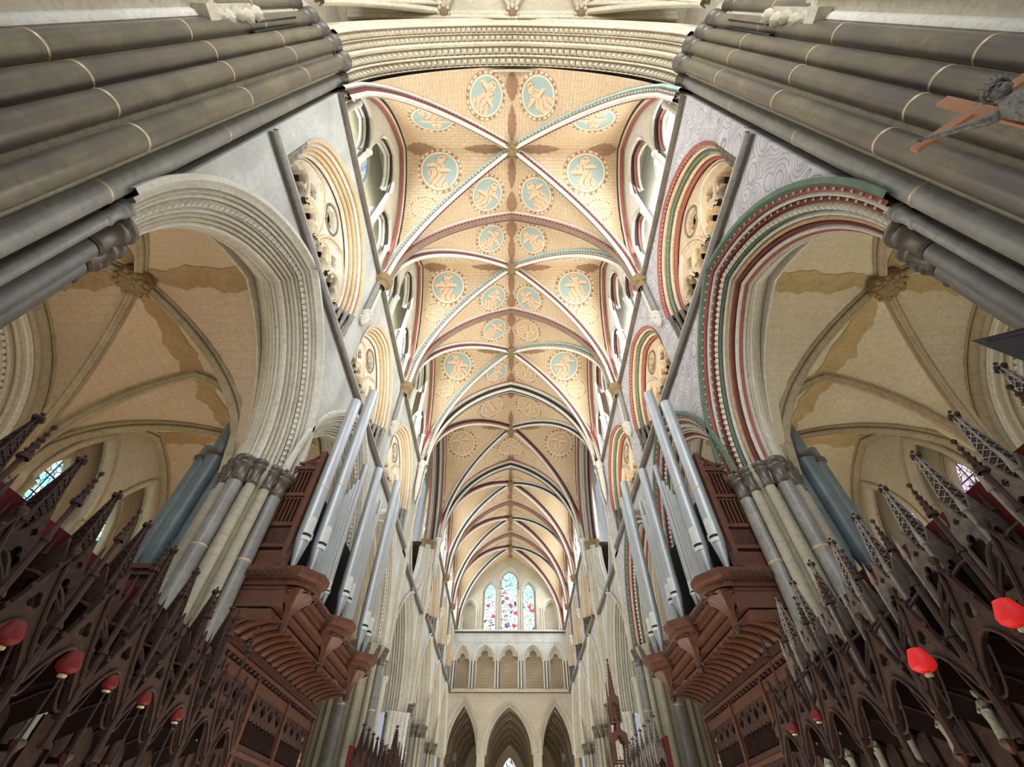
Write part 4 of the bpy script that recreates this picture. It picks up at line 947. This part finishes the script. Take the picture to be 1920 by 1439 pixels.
    mb.build('slatted_end_panel', e)
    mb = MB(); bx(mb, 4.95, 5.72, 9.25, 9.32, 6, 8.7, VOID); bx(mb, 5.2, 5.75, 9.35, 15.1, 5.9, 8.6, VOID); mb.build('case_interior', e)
    mb = MB(); 
    for k in range(14): t = k / 13; mb.sphere((X(4.97 + .5 * t), 9.15, 8.75 + .35 * (1 - t) ** 2), .055, WOODL, 6); mb.sphere((X(5.0 + .35 * t), 9.15, 8.7 + .08 * math.sin(k * 2)), .06, WOODL, 6)
    mb.build('carved_cresting', e)
    # display pipes
    def pipe(x, y, r, z0, zt, mouth=True, rings=True):
        foot = r * 4.6; mb = MB(); zs = z0 + foot + (.0)
        mb.lathe(X(x), y, [(.0, z0), (r * .22, z0), (r, zs), (r, zt), (r * .9, zt), (r * .9, zt - .05), (0, zt - .05)], PIPE, 20 if r > .09 else 10)
        o = mb.build('organ_pipe', e)
        if mouth:
            c = np.array([X(x), y]); dirv = np.array([-s * .75, -.66]); dirv /= np.linalg.norm(dirv); pv = np.array([-dirv[1], dirv[0]])
            m2 = MB()
            def q(a, b, z, k=1.03): g = c + (dirv * math.cos(a) + pv * math.sin(a)) * r * k; return (g[0], g[1], z)
            zl = zs + r * .1
            m2.grid(np.array([[q(a, 0, z, kk) for z, kk in ((zl + r * .45, .9), (zl + r * .5, 1.0), (zl + r * 2.4, 1.0), (zl + r * 3.1 * (1 - .12 * (a / .7) ** 2), 1.10))] for a in np.linspace(-.7, .7, 7)]), PIPEM)
            m2.grid(np.array([[q(a, 0, z, 1.01) for z in (zl + r * .1, zl + r * .5)] for a in np.linspace(-.7, .7, 7)]), MOUTH)
            m2.grid(np.array([[q(a, 0, z, 1.03) for z in (zl - r * .5, zl + r * .08)] for a in np.linspace(-.7, .7, 7)]), PIPEM)
            for sg in (-.78, .78): m2.add([q(sg, 0, zl - .2 * r, 1.0), q(sg, 0, zl - .2 * r, 1.25), q(sg, 0, zl + .8 * r, 1.2), q(sg, 0, zl + .8 * r, 1.0)], [(0, 1, 2, 3)], PIPE)
            m2.build('pipe_mouth', o)
        if rings:
            m2 = MB(); zr = z0 + (zt - z0) * .40; m2.lathe(X(x), y, [(r + .002, zr - .02), (r * 1.05, zr), (r + .002, zr + .02)], BRASS, 20); m2.build('solder_ring', o)
    for (y1, x1, z1), (y2, x2, z2), r in (((9.22, 4.70, 11.15), (9.62, 4.46, 12.0), .16), ((12.0, 4.46, 10.75), (12.42, 4.50, 9.7), .145), ((14.45, 4.5, 12.0), (14.95, 4.5, 11.6), .15)):
        pipe(x1, y1, r, GZ, z1); pipe(x2, y2, r, GZ, z2)
    fl = [(10.1, 8.0, .07), (10.22, 8.35, .05), (10.34, 8.15, .045), (10.44, 8.4, .045), (10.54, 8.55, .05), (10.66, 8.75, .055), (10.8, 8.95, .06), (10.95, 9.2, .065), (11.12, 9.5, .07), (11.32, 9.8, .085), (11.58, 10.6, .11)]
    for y, zt, r in fl: pipe(4.78, y, r * .84, GZ + .12, zt, r > .1, r > .08)
    fl = [(12.75, 9.1, .08), (12.9, 8.6, .05), (13.0, 8.35, .05), (13.1, 8.5, .05), (13.2, 8.7, .05), (13.32, 8.95, .055), (13.44, 9.2, .06), (13.58, 9.6, .065), (13.74, 10.1, .075), (13.95, 10.8, .09)]
    for y, zt, r in fl: pipe(4.78, y, r * .84, GZ + .12, zt, False, r > .08)
    return e
organ(-1); organ(1)
# tall blue-grey bass pipes standing in the aisles behind the near piers
for s in (-1, 1):
    for k, (x, y, r, zt) in enumerate(((7.9, 9.3, .24, 11.2), (7.45, 9.35, .2, 10.6), (8.35, 9.45, .17, 9.5))):
        lab = ['thickest blue-grey bass organ pipe behind the near pier in the %s aisle', 'middle blue-grey bass pipe tucked behind the near %s pier', 'slimmest and shortest blue-grey bass pipe in the %s aisle'][k] % HAND[s]
        e = empty('bass_pipe', lab, 'organ pipe', 'bass pipes in the %s aisle' % HAND[s])
        mb = MB(); mb.lathe(s * x, y, [(0, 6.0), (r * .6, 6.0), (r, 6.5), (r, zt), (0, zt)], PIPEB, 20); mb.build('pipe_body', e)
        mb = MB(); mb.lathe(s * x, y, [(r, 9.0), (r * 1.35, 9.05), (r * 1.35, 9.12), (r, 9.15)], PURBD, 20); mb.build('collar', e)
    e = empty('organ_casework', 'red-brown oak case with moulded cornice under the bass pipes in the %s aisle' % HAND[s], 'cabinet')
    mb = MB(); mb.box(*sorted((s * 7.5, s * 8.7)), 9.1, 10.4, 0, 5.75, WOOD); mb.build('case_body', e)
    mb = MB()
    for z, d in ((5.75, .12), (5.85, .2), (5.3, .06), (4.9, .05)): mb.box(*sorted((s * (7.5 - .02), s * (8.7 + d))), 9.1 - d, 10.4, z, z + .1, WOODL)
    mb.build('cornice', e)
    mb = MB()
    for k in range(3):
        for z in (2.2, 3.2, 4.2): mb.box(*sorted((s * (7.6 + k * .37), s * (7.87 + k * .37))), 9.06, 9.12, z, z + .75, WOODL)
    mb.build('panelling', e)
    e = empty('steel_frame', 'blue-grey metal framework around the organ blower in the %s aisle' % HAND[s], 'frame')
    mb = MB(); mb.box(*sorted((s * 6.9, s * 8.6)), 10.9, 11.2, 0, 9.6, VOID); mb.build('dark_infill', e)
    for k, x in enumerate((6.95, 7.5, 8.05, 8.55)): mb = MB(); mb.box(*sorted((s * x, s * (x + .07))), 10.8, 10.88, 0, 9.6, FRAME); mb.build('upright', e)
    for z in (6.6, 7.5, 8.4, 9.5): mb = MB(); mb.box(*sorted((s * 6.95, s * 8.6)), 10.78, 10.86, z, z + .07, FRAME); mb.build('rail', e)
# ------------------------------------------------------------------ choir stalls
ORD = ['first', 'second', 'third', 'fourth', 'fifth', 'sixth', 'seventh', 'eighth', 'ninth', 'tenth', 'eleventh', 'twelfth']
def stall(s, y0, label, group):
    """one stall: seat back, cusped canopy arch, gable, tabernacle and spire; s side, y0 centre"""
    e = empty('choir_stall', label, 'choir stall', group); hw = .322; zo = 0 if s > 0 else -.22
    SP = WOODG if s > 0 else WOODP; ST = WOODP; SD = WOODD; SPM = WOODM if s > 0 else WOODP; F = lambda x: s * x
    def bx(mb, x0, x1, ya, yb, z0, z1, m): a, b = sorted((s * x0, s * x1)); return mb.box(a, b, y0 + ya, y0 + yb, z0, z1, m)
    TF = lambda u, d, z: (s * (3.92 - d), y0 + u, z)
    TB = lambda u, d, z: (s * (4.42 - d), y0 + u, z)
    mb = MB(); bx(mb, 4.95, 5.02, -hw, hw, 0, 3.2, WOOD)
    for u in (-.16, .16): bx(mb, 4.9, 4.95, u - .12, u + .12, 2.3, 2.75, WOODP)
    mb.build('back_panel', e)
    mb = MB(); bx(mb, 4.2, 4.95, -hw + .03, hw - .03, .42, .5, WOOD); bx(mb, 4.2, 4.95, -hw, -hw + .05, 0, 1.0, WOOD); bx(mb, 4.15, 4.95, -hw - .03, -hw + .07, 1.0, 1.06, WOODL); mb.build('seat', e)
    mb = MB(); bx(mb, 4.72, 4.8, -hw, hw, 3.3 + zo, 4.25 + zo, REDC); mb.build('crimson_panel', e)
    # canopy soffit, a small pointed vault
    rows = [[(F(3.95 + .95 * t), y0 + hw * q, 3.08 - .28 * abs(q) ** 2.2 - .25 * t * t) for q in np.linspace(-1, 1, 9)] for t in np.linspace(0, 1, 5)]
    mb = MB(); mb.grid(np.array(rows), SD); o = mb.build('canopy_vault', e)
    for q in (-.6, 0, .6): mb = MB(); mb.tube([(F(3.95 + .95 * t), y0 + hw * q, 3.06 - .28 * abs(q) ** 2.2 - .25 * t * t) for t in np.linspace(0, 1, 5)], .014, ST, 5); mb.build('canopy_rib', o)
    # front arch
    arch = [(-hw + .04, 2.62)] + [(u, 2.62 + (.33 * (1 - (abs(u) / (hw - .04)) ** 1.7))) for u in np.linspace(-hw + .04, hw - .04, 15)] + [(hw - .04, 2.62)]
    og = [(-hw + .02, 2.72)] + [(u, 2.74 + .72 * (1 - abs(u) / hw) ** 1.35) for u in np.linspace(-hw + .02, hw - .02, 17)] + [(hw - .02, 2.72)]
    mb = MB(); plate(mb, TF, [[(-hw, 2.5), (-hw, 2.95)] + [p for p in og[1:-1]] + [(hw, 2.95), (hw, 2.5), (hw - .035, 2.5)] + arch[::-1][1:-1] + [(-hw + .035, 2.5)], foil(0, 3.10, 3, .035, .035, 5)], 0, .05, ST); mb.build('cusped_arch', e)
    mb = MB()
    mb.tube([TF(u, .04, z) for u, z in og[1:-1]], .018, WOODP, 5)
    mb.tube([TF(u, .04, z) for u, z in arch[1:-1]], .014, WOODP, 5)
    mb.build('gable_moulding', e)
    mb = MB()
    for u, z in og[2:-2:2]: mb.sphere(TF(u * 1.06, .03, z + .035), .026, WOODP, 6)
    mb.sphere(TF(0, .03, 3.53), .045, WOODP, 6); mb.tube([TF(0, .02, 3.42), TF(0, .02, 3.52)], .018, WOODP, 5); mb.build('crockets', e)
    # pendant cusps (thin curved ribs hanging in the arch)
    mb = MB()
    for sg in (-1, 1): mb.tube([TF(sg * (hw - .03 - .2 * t), .02 - .02 * t, 2.55 + .32 * t - .12 * math.sin(PI * t)) for t in np.linspace(0, 1, 7)], .012, WOODP, 5)
    mb.build('cusp_ribs', e)
    # pale oval disc in place of a small light under the canopy
    mb = MB(); mb.add([(F(4.25 + .035 * math.cos(t)), y0 + .06 * math.cos(t), 2.93 + .11 * math.sin(t)) for t in np.linspace(0, 2 * PI, 14, endpoint=False)] + [(F(4.27 + .035 * math.cos(t)), y0 + .06 * math.cos(t), 2.93 + .11 * math.sin(t)) for t in np.linspace(0, 2 * PI, 14, endpoint=False)],
        [tuple(range(14)), tuple(range(14, 28))] + [(i, (i + 1) % 14, 14 + (i + 1) % 14, 14 + i) for i in range(14)], STAT); mb.build('oval_light_disc', e)
    # buttress shaft between stalls with pinnacle
    mb = MB(); yb = y0 - hw
    for r, za, zb in ((.034, 2.3, 3.0), (.028, 3.0, 3.45), (.022, 3.45, 3.8)): mb.lathe(F(3.88), yb, [(r * 1.7, za), (r * 1.7, za + .03), (r, za + .06), (r, zb)], ST, 6)
    mb.lathe(F(3.88), yb, [(.05, 3.8), (.05, 3.83), (.03, 3.86), (.004, 4.12)], ST, 6); mb.build('pinnacle_shaft', e)
    mb = MB()
    for k in range(4):
        for a in (0, PI / 2, PI, -PI / 2): mb.sphere((F(3.88) + (.035 - .007 * k) * math.cos(a), yb + (.035 - .007 * k) * math.sin(a), 3.87 + .06 * k), .014, ST, 5)
    mb.sphere((F(3.88), yb, 4.13), .025, ST, 6); mb.build('pinnacle_finial', e)
    # tabernacle stage
    mb = MB()
    for u in (-.15, .15):
        for x in (4.42, 4.7): mb.lathe(F(x), y0 + u, [(.022, 3.1 + zo), (.022, 3.95 + zo), (.034, 3.96 + zo), (.03, 4.0 + zo), (.003, 4.22 + zo)], SP if s > 0 and x < 4.5 else ST, 6)
    mb.build('tabernacle_shafts', e)
    mb = MB(); plate(mb, TB, [[(-.15, 3.2 + zo), (-.15, 3.85 + zo), (-.07, 3.95 + zo), (0, 4.2 + zo), (.07, 3.95 + zo), (.15, 3.85 + zo), (.15, 3.2 + zo)], trefoil_head(0, .09, 3.28 + zo, 3.66 + zo), foil(0, 3.93 + zo, 4, .018, .02, 5)], 0, .03, SPM)
    plate(mb, lambda u, d, z: (s * (4.56 + u), y0 - .15 + d, z), [[(-.14, 3.2 + zo), (-.14, 3.85 + zo), (0, 4.15 + zo), (.14, 3.85 + zo), (.14, 3.2 + zo)], trefoil_head(0, .09, 3.28 + zo, 3.66 + zo)], 0, .03, SPM); mb.build('tabernacle_arch', e)
    mb = MB(); bx(mb, 4.46, 4.7, -.13, .13, 3.0, 3.9 + zo, SD); mb.build('tabernacle_core', e)
    # flying struts
    mb = MB()
    for sg in (-1, 1):
        mb.tube([(F(3.88 + .62 * t), y0 + sg * hw * (1 - .55 * t), 3.05 + .62 * t + .13 * math.sin(PI * t) + zo * t) for t in np.linspace(0, 1, 7)], .018, ST, 5)
        mb.tube([(F(4.02 + .5 * t), y0 + sg * hw * (1 - .55 * t), 2.95 + .25 * t) for t in (0, 1)], .016, SD, 5)
    mb.build('flying_strut', e)
    # spire
    z0, z1 = 3.92 + zo, 4.74 + zo; cx = 4.58
    mb = MB(); c4 = [(-1, -1), (1, -1), (1, 1), (-1, 1)]
    V = [(F(cx + .095 * a), y0 + .095 * b, z0) for a, b in c4] + [(F(cx + .012 * a), y0 + .012 * b, z1) for a, b in c4]
    mb.add(V, [(i, (i + 1) % 4, 4 + (i + 1) % 4, 4 + i) for i in range(4)], SD if s < 0 else WOODP)
    o = mb.build('spire', e)
    mb = MB()
    for k in range(9):
        t0, t1 = k / 9.5, (k + 1) / 9.5
        for fa, fb in ((0, 1), (3, 0), (1, 2), (2, 3)):
            def P(q, i): w_ = .1 + (.014 - .1) * q; return (F(cx + w_ * c4[i][0]), y0 + w_ * c4[i][1], z0 + (z1 - z0) * q)
            mb.beam(P(t0, fa), P(t1, fb), .009, .009, SP); mb.beam(P(t0, fb), P(t1, fa), .009, .009, SP)
    for a, b in c4: mb.tube([(F(cx + .1 * a), y0 + .1 * b, z0), (F(cx + .014 * a), y0 + .014 * b, z1)], .01, SP, 5)
    mb.build('spire_lattice', o)
    mb = MB(); mb.sphere((F(cx), y0, z1 + .03), .035, SP, 6)
    for a in (0, PI / 2, PI, -PI / 2): mb.sphere((F(cx) + .04 * math.cos(a), y0 + .04 * math.sin(a), z1 + .02), .026, ST, 6)
    mb.sphere((F(cx), y0, z1 + .08), .02, ST, 6); mb.build('finial', o)
    # carved foliage fringe below the canopy
    mb = MB()
    for k in range(7): u = -.27 + .09 * k; mb.sphere((F(4.93), y0 + u, 2.85 + .05 * math.sin(k * 2.1)), .045, ST, 6)
    mb.build('foliage_frieze', e)
    return e
SP_ = .645
protos = {}
for s, yst in ((1, 1.93), (-1, 1.79)):
    p = stall(s, yst, '', 'canopied choir stalls in the %s-hand row' % HAND[s]); n = 10
    for k in range(n):
        c = p if k == 0 else copy_tree(p, (0, SP_ * k, 0))
        c['label'] = 'oak choir stall with %s spire, %s from the camera in the near %s-hand row' % ('latticed' if s > 0 else 'dark', ORD[k], HAND[s])
    for k in range(8):
        c = copy_tree(p, (-.35 * s, 15.9 - yst + SP_ * k, .0)); c['group'] = 'canopied choir stalls beyond the %s organ case' % HAND[s]
        c['label'] = 'dark oak canopied choir stall beyond the %s organ case, %s of its row' % (HAND[s], ORD[k])
# front stall-canopy cresting under the organ cases
# statuettes on the stall backs
def statue(s, y, label, m):
    x = s * 4.74; e = empty('statuette', label, 'statuette', 'carved figures on the %s stall backs' % HAND[s])
    prof = [(.035, 2.46), (.06, 2.47), (.055, 2.52), (.05, 2.6), (.058, 2.68), (.062, 2.74), (.045, 2.785), (.02, 2.80), (.02, 2.815)]
    a = np.linspace(0, 2 * PI, 20, endpoint=False); mb = MB()
    mb.grid(np.array([[(x + r * (1 + .12 * math.sin(6 * t + z * 30)) * .8 * math.cos(t), y + r * (1 + .12 * math.sin(6 * t + z * 30)) * math.sin(t), z) for r, z in prof] for t in a]), m, cu=True)
    mb.sphere((x - s * .005, y, 2.845), .032, m, 10, 1, .9, 1.2); o = mb.build('robed_body', e)
    for sg in (-1, 1): m2 = MB(); m2.tube([(x, y + sg * .055, 2.76), (x - s * .035, y + sg * .062, 2.70), (x - s * .06, y + sg * .02, 2.71)], [.017, .015, .011], m, 7); m2.build('arm', o)
    m2 = MB(); m2.lathe(x, y, [(0, 2.885), (.034, 2.86), (.036, 2.875), (.03, 2.89), (0, 2.90)], OCH, 10); m2.build('crown', o)
    m2 = MB(); m2.lathe(x, y, [(0, 2.36), (.03, 2.38), (.07, 2.44), (.07, 2.47), (0, 2.47)], WOODL, 8); m2.build('bracket', e)
    m2 = MB(); m2.box(*sorted((x, s * 4.96)), y - .03, y + .03, 2.39, 2.44, WOODD); m2.build('support', e)
ys = [5.29, 5.94, 6.58, 7.25, 7.9, 8.5]
for k, y in enumerate(ys): statue(1, y, 'pale robed statuette under the right-hand canopies, %s from the camera' % ORD[k], STAT)
for k, y in enumerate((5.4, 6.1, 6.75)): statue(-1, y, 'dull grey-brown robed statuette under the left-hand canopies, %s from the camera' % ORD[k], STAT if k == 0 else WOODP)
# red shaded lamps
for s, lst in ((1, (3.3, 4.34, 6.3, 6.95)), (-1, (3.45, 4.1, 4.65, 5.2, 5.85))):
    for k, y in enumerate(lst):
        bright = s > 0 and k < 2
        e = empty('choir_lamp', '%s red shaded lamp hanging before the %s stalls, %s from the camera' % ('glowing bright' if bright else 'dim', HAND[s], ORD[k]), 'lamp', 'red shaded choir lamps')
        X = s * 3.6; mm = LAMP if bright else LAMPD; z = 2.86 if s > 0 else 2.76; r = (.10 if s > 0 else .085) if k < 2 else .06
        mb = MB(); mb.lathe(X, y, [(r * .55, z + r * .9), (r, z - r * .1), (r * .96, z - r * .5), (r * .6, z - r * .8), (0, z - r * .8)], mm, 16); mb.lathe(X, y, [(0, z + r * .9), (r * .55, z + r * .9)], mm, 16); mb.build('lamp_shade', e)
        mb = MB(); mb.tube([(X, y, z - r * .8), (X, y, z - .3), (X, y, 1.1)], .009, IRON, 6); mb.lathe(X, y, [(.0, 0), (.05, 0), (.05, 1.1), (0, 1.1)], WOODD, 8); mb.build('lamp_stem', e)
        mb = MB(); mb.lathe(X, y, [(0, z - r * 1.25), (.03, z - r * 1.2), (.035, z - r * 1.0), (.012, z - r * .8)], BRASS, 8); mb.build('brass_candle_cup', e)
# bishop's throne and organ-side tabernacles
def tower(x, y, z1, label, m, w=.32):
    e = empty('canopied_throne', label, 'throne'); mb = MB()
    for sx in (-1, 1):
        for sy in (-1, 1): mb.lathe(x + sx * w, y + sy * w, [(.06, 0), (.05, 4.4), (.07, 4.42), (.05, 4.5), (.005, 5.1)], m, 6)
    mb.build('corner_posts', e)
    for lv, (zz, ww) in enumerate(((2.9, 1.0), (4.2, .75), (5.3, .5))):
        hz = (z1 - 2.9) / 3.3 * .55; zz = 2.9 + (z1 - 2.9) * (0, .32, .56)[lv]
        for fx, fy in ((0, -1), (-1 if x > 0 else 1, 0), (0, 1)):
            if fx == 0: T = (lambda yy, sg: lambda u, d, z: (x + u, yy - sg * d, z))(y + fy * w * ww, fy)
            else: T = (lambda xx, sg: lambda u, d, z: (xx - sg * d, y + u, z))(x + fx * w * ww, fx)
            q = w * ww; mb = MB(); plate(mb, T, [[(-q, zz), (-q, zz + hz), (-q * .35, zz + hz * 1.15), (0, zz + hz * 1.7), (q * .35, zz + hz * 1.15), (q, zz + hz), (q, zz)], trefoil_head(0, q * .62, zz + .06, zz + hz * .6)], 0, .04, m); mb.build('gabled_stage', e)
    mb = MB(); mb.lathe(x, y, [(w * .5, z1 - (z1 - 2.9) * .42), (w * .38, z1 - (z1 - 2.9) * .30), (.02, z1)], m, 8)
    for k in range(14):
        t = k / 14; r = w * .42 * (1 - t) + .02
        for a in range(4): mb.sphere((x + r * math.cos(a * PI / 2 + .4), y + r * math.sin(a * PI / 2 + .4), z1 - (z1 - 2.9) * .40 * (1 - t)), .04, m, 5)
    mb.sphere((x, y, z1 + .05), .06, m, 6); mb.build('crocketed_spire', e)
    mb = MB(); mb.box(x - w * .9, x + w * .9, y - w * .9, y + w * .9, .1, .5, m); mb.box(x - w * .9, x + w * .9, y + w * .8, y + w * .9, .5, 3.0, m); mb.build('seat_box', e)
    mb = MB(); mb.lathe(x, y - .2, [(.05, 3.1), (.09, 3.2), (.08, 3.6), (.03, 3.7)], STAT, 8); mb.sphere((x, y - .2, 3.78), .07, STAT, 8); mb.build('white_figure', e) if x > 0 else None
    return e
tower(4.35, 22.2, 8.0, 'tall spired oak bishop throne canopy on the right below the strainer arch', WOODL, .42)
tower(-4.55, 22.2, 5.6, 'short spired oak tabernacle on the left below the strainer arch', WOODP, .36)
# ------------------------------------------------------------------ crucifix near the camera, upper right
e = empty('crucifix', 'copper-brown wooden crucifix with a rough silver-grey figure, upper right of the frame', 'crucifix')
Cx = np.array([3.56, .625, 5.5]); bd = np.array([.73, -.683, 0]); bd /= np.linalg.norm(bd); fr = np.array([-.683, -.73, 0]); fr /= np.linalg.norm(fr); up = np.array([0, 0, 1.])
mb = MB(); mb.beam(Cx - bd * .42, Cx + bd * .42, .03, .085, COP, (0, 0, 1)); mb.build('cross_beam', e)
mb = MB(); mb.beam(Cx - up * 1.35 + fr * .0, Cx + up * .36, .085, .028, COP, tuple(fr)); mb.build('upright', e)
sh = [Cx - up * .32 + fr * .09 + bd * q for q in (-.10, .10)]; hd = [Cx - up * .01 + fr * .05 + bd * q for q in (-.345, .345)]
mb = MB()
def limb(pts, rr, mb=mb): mb.tube(pts, rr, SILV, 10)
CF = Cx - up * .13 + fr * .03
tor = [CF - up * .15 + fr * .09, CF - up * .24 + fr * .1, CF - up * .36 + fr * .10, CF - up * .47 + fr * .09, CF - up * .56 + fr * .08, CF - up * .62 + fr * .08]
mb.tube(tor, [.045, .092, .088, .068, .078, .05], SILV, 12)
for i in (0, 1):
    sg = -1 if i == 0 else 1
    el = (sh[i] + hd[i]) / 2 - up * .045 + fr * .02
    limb([sh[i] - bd * sg * .03, sh[i], (sh[i] + el) / 2 - up * .01, el, (el + hd[i]) / 2 - up * .012, hd[i]], [.04, .036, .03, .024, .021, .014])
    hp = CF - up * .60 + fr * .08 + bd * sg * .045; kn = CF - up * .88 + fr * .17 + bd * sg * .04; ft = CF - up * 1.18 + fr * .07 + bd * sg * .015
    limb([hp, (hp + kn) / 2 + fr * .01, kn, (kn + ft) / 2 + fr * .005, ft, ft - up * .07 + fr * .04], [.06, .055, .042, .038, .024, .02])
    for f_ in range(5):
        a = (f_ - 2) * .28 + (0 if f_ else .5); dv = bd * sg * math.cos(a) + up * math.sin(a); L = (.05, .06, .065, .06, .048)[f_]
        mb.tube([hd[i] + dv * .008, hd[i] + dv * (L * .55) + fr * .006, hd[i] + dv * L * .8 + fr * .024], [.0085, .0075, .006], SILV, 6)
mb.tube([CF - up * .16 + fr * .09, CF - up * .10 + fr * .11], [.035, .032], SILV, 10)
hc = CF - up * .06 + fr * .135 + bd * .03
mb.sphere(tuple(hc), .066, SILV, 14, .92, .92, 1.18); mb.sphere(tuple(hc + fr * .062 - up * .01), .016, SILV, 6); mb.sphere(tuple(hc + fr * .045 - up * .055), .03, SILV, 8)
for q in (-.06, .06): mb.sphere(tuple(hc + bd * q - up * .005), .016, SILV, 6)
for q in (-.022, .022): mb.sphere(tuple(hc + bd * q + fr * .056 + up * .012), .010, IRON, 6)
mb.tube([hc + fr * .062 - up * .034 + bd * q for q in (-.018, 0, .018)], .005, IRON, 5)
fig = mb.build('figure', e)
mb = MB()
for k in range(3): mb.tube([hc + up * (.035 + .012 * math.sin(t * 5 + k * 2)) + (bd * math.cos(t) + fr * math.sin(t)) * (.074 + .006 * math.sin(t * 7 + k)) for t in np.linspace(0, 2 * PI, 25)], .011, SILV, 5)
for k in range(16): t = k * PI / 8; a = bd * math.cos(t) + fr * math.sin(t); mb.tube([hc + up * .04 + a * .07, hc + up * (.07 + .02 * (k % 2)) + a * .11], [.007, .001], SILV, 4)
mb.build('crown_of_thorns', fig)
mb = MB(); mb.tube([CF - up * (.52 + .02 * 0) + fr * .085, CF - up * .60 + fr * .09, CF - up * .68 + fr * .1], [.085, .092, .098], SILV, 12); mb.build('loincloth', fig)
mb = MB(); mb.tube([Cx - up * 1.34, (Cx[0], Cx[1], .12)], .025, IRON, 8); mb.lathe(Cx[0], Cx[1], [(0, 0), (.22, 0), (.2, .06), (.05, .12), (0, .12)], IRON, 16); mb.build('staff', e)
# dark metal wedge on a wire at the right edge
e = empty('hanging_wedge', 'dark pointed metal shape hung on a wire at the right edge of the frame', 'lamp shade', loc=(0, 0, 0))
mb = MB(); tip = np.array([4.0, 2.22, 4.70]); A = [np.array(p) for p in ((4.02, 1.98, 4.38), (4.3, 1.7, 4.35), (3.95, 2.06, 4.16), (4.1, 1.6, 3.9), (4.22, 1.95, 4.30))]
mb.add([tip, A[0], A[1], A[2], A[3], A[4]], [(0, 1, 2), (0, 3, 1), (1, 3, 4, 2), (0, 5, 3), (0, 2, 5), (5, 2, 4, 3)], IRON); mb.build('wedge_body', e)
mb = MB(); mb.tube([(4.0, 2.13, 4.61), (4.1, 1.85, 4.42), (4.6, 1.62, 4.6), (5.6, 1.5, 6.2)], .008, IRON, 5); mb.build('wire', e)
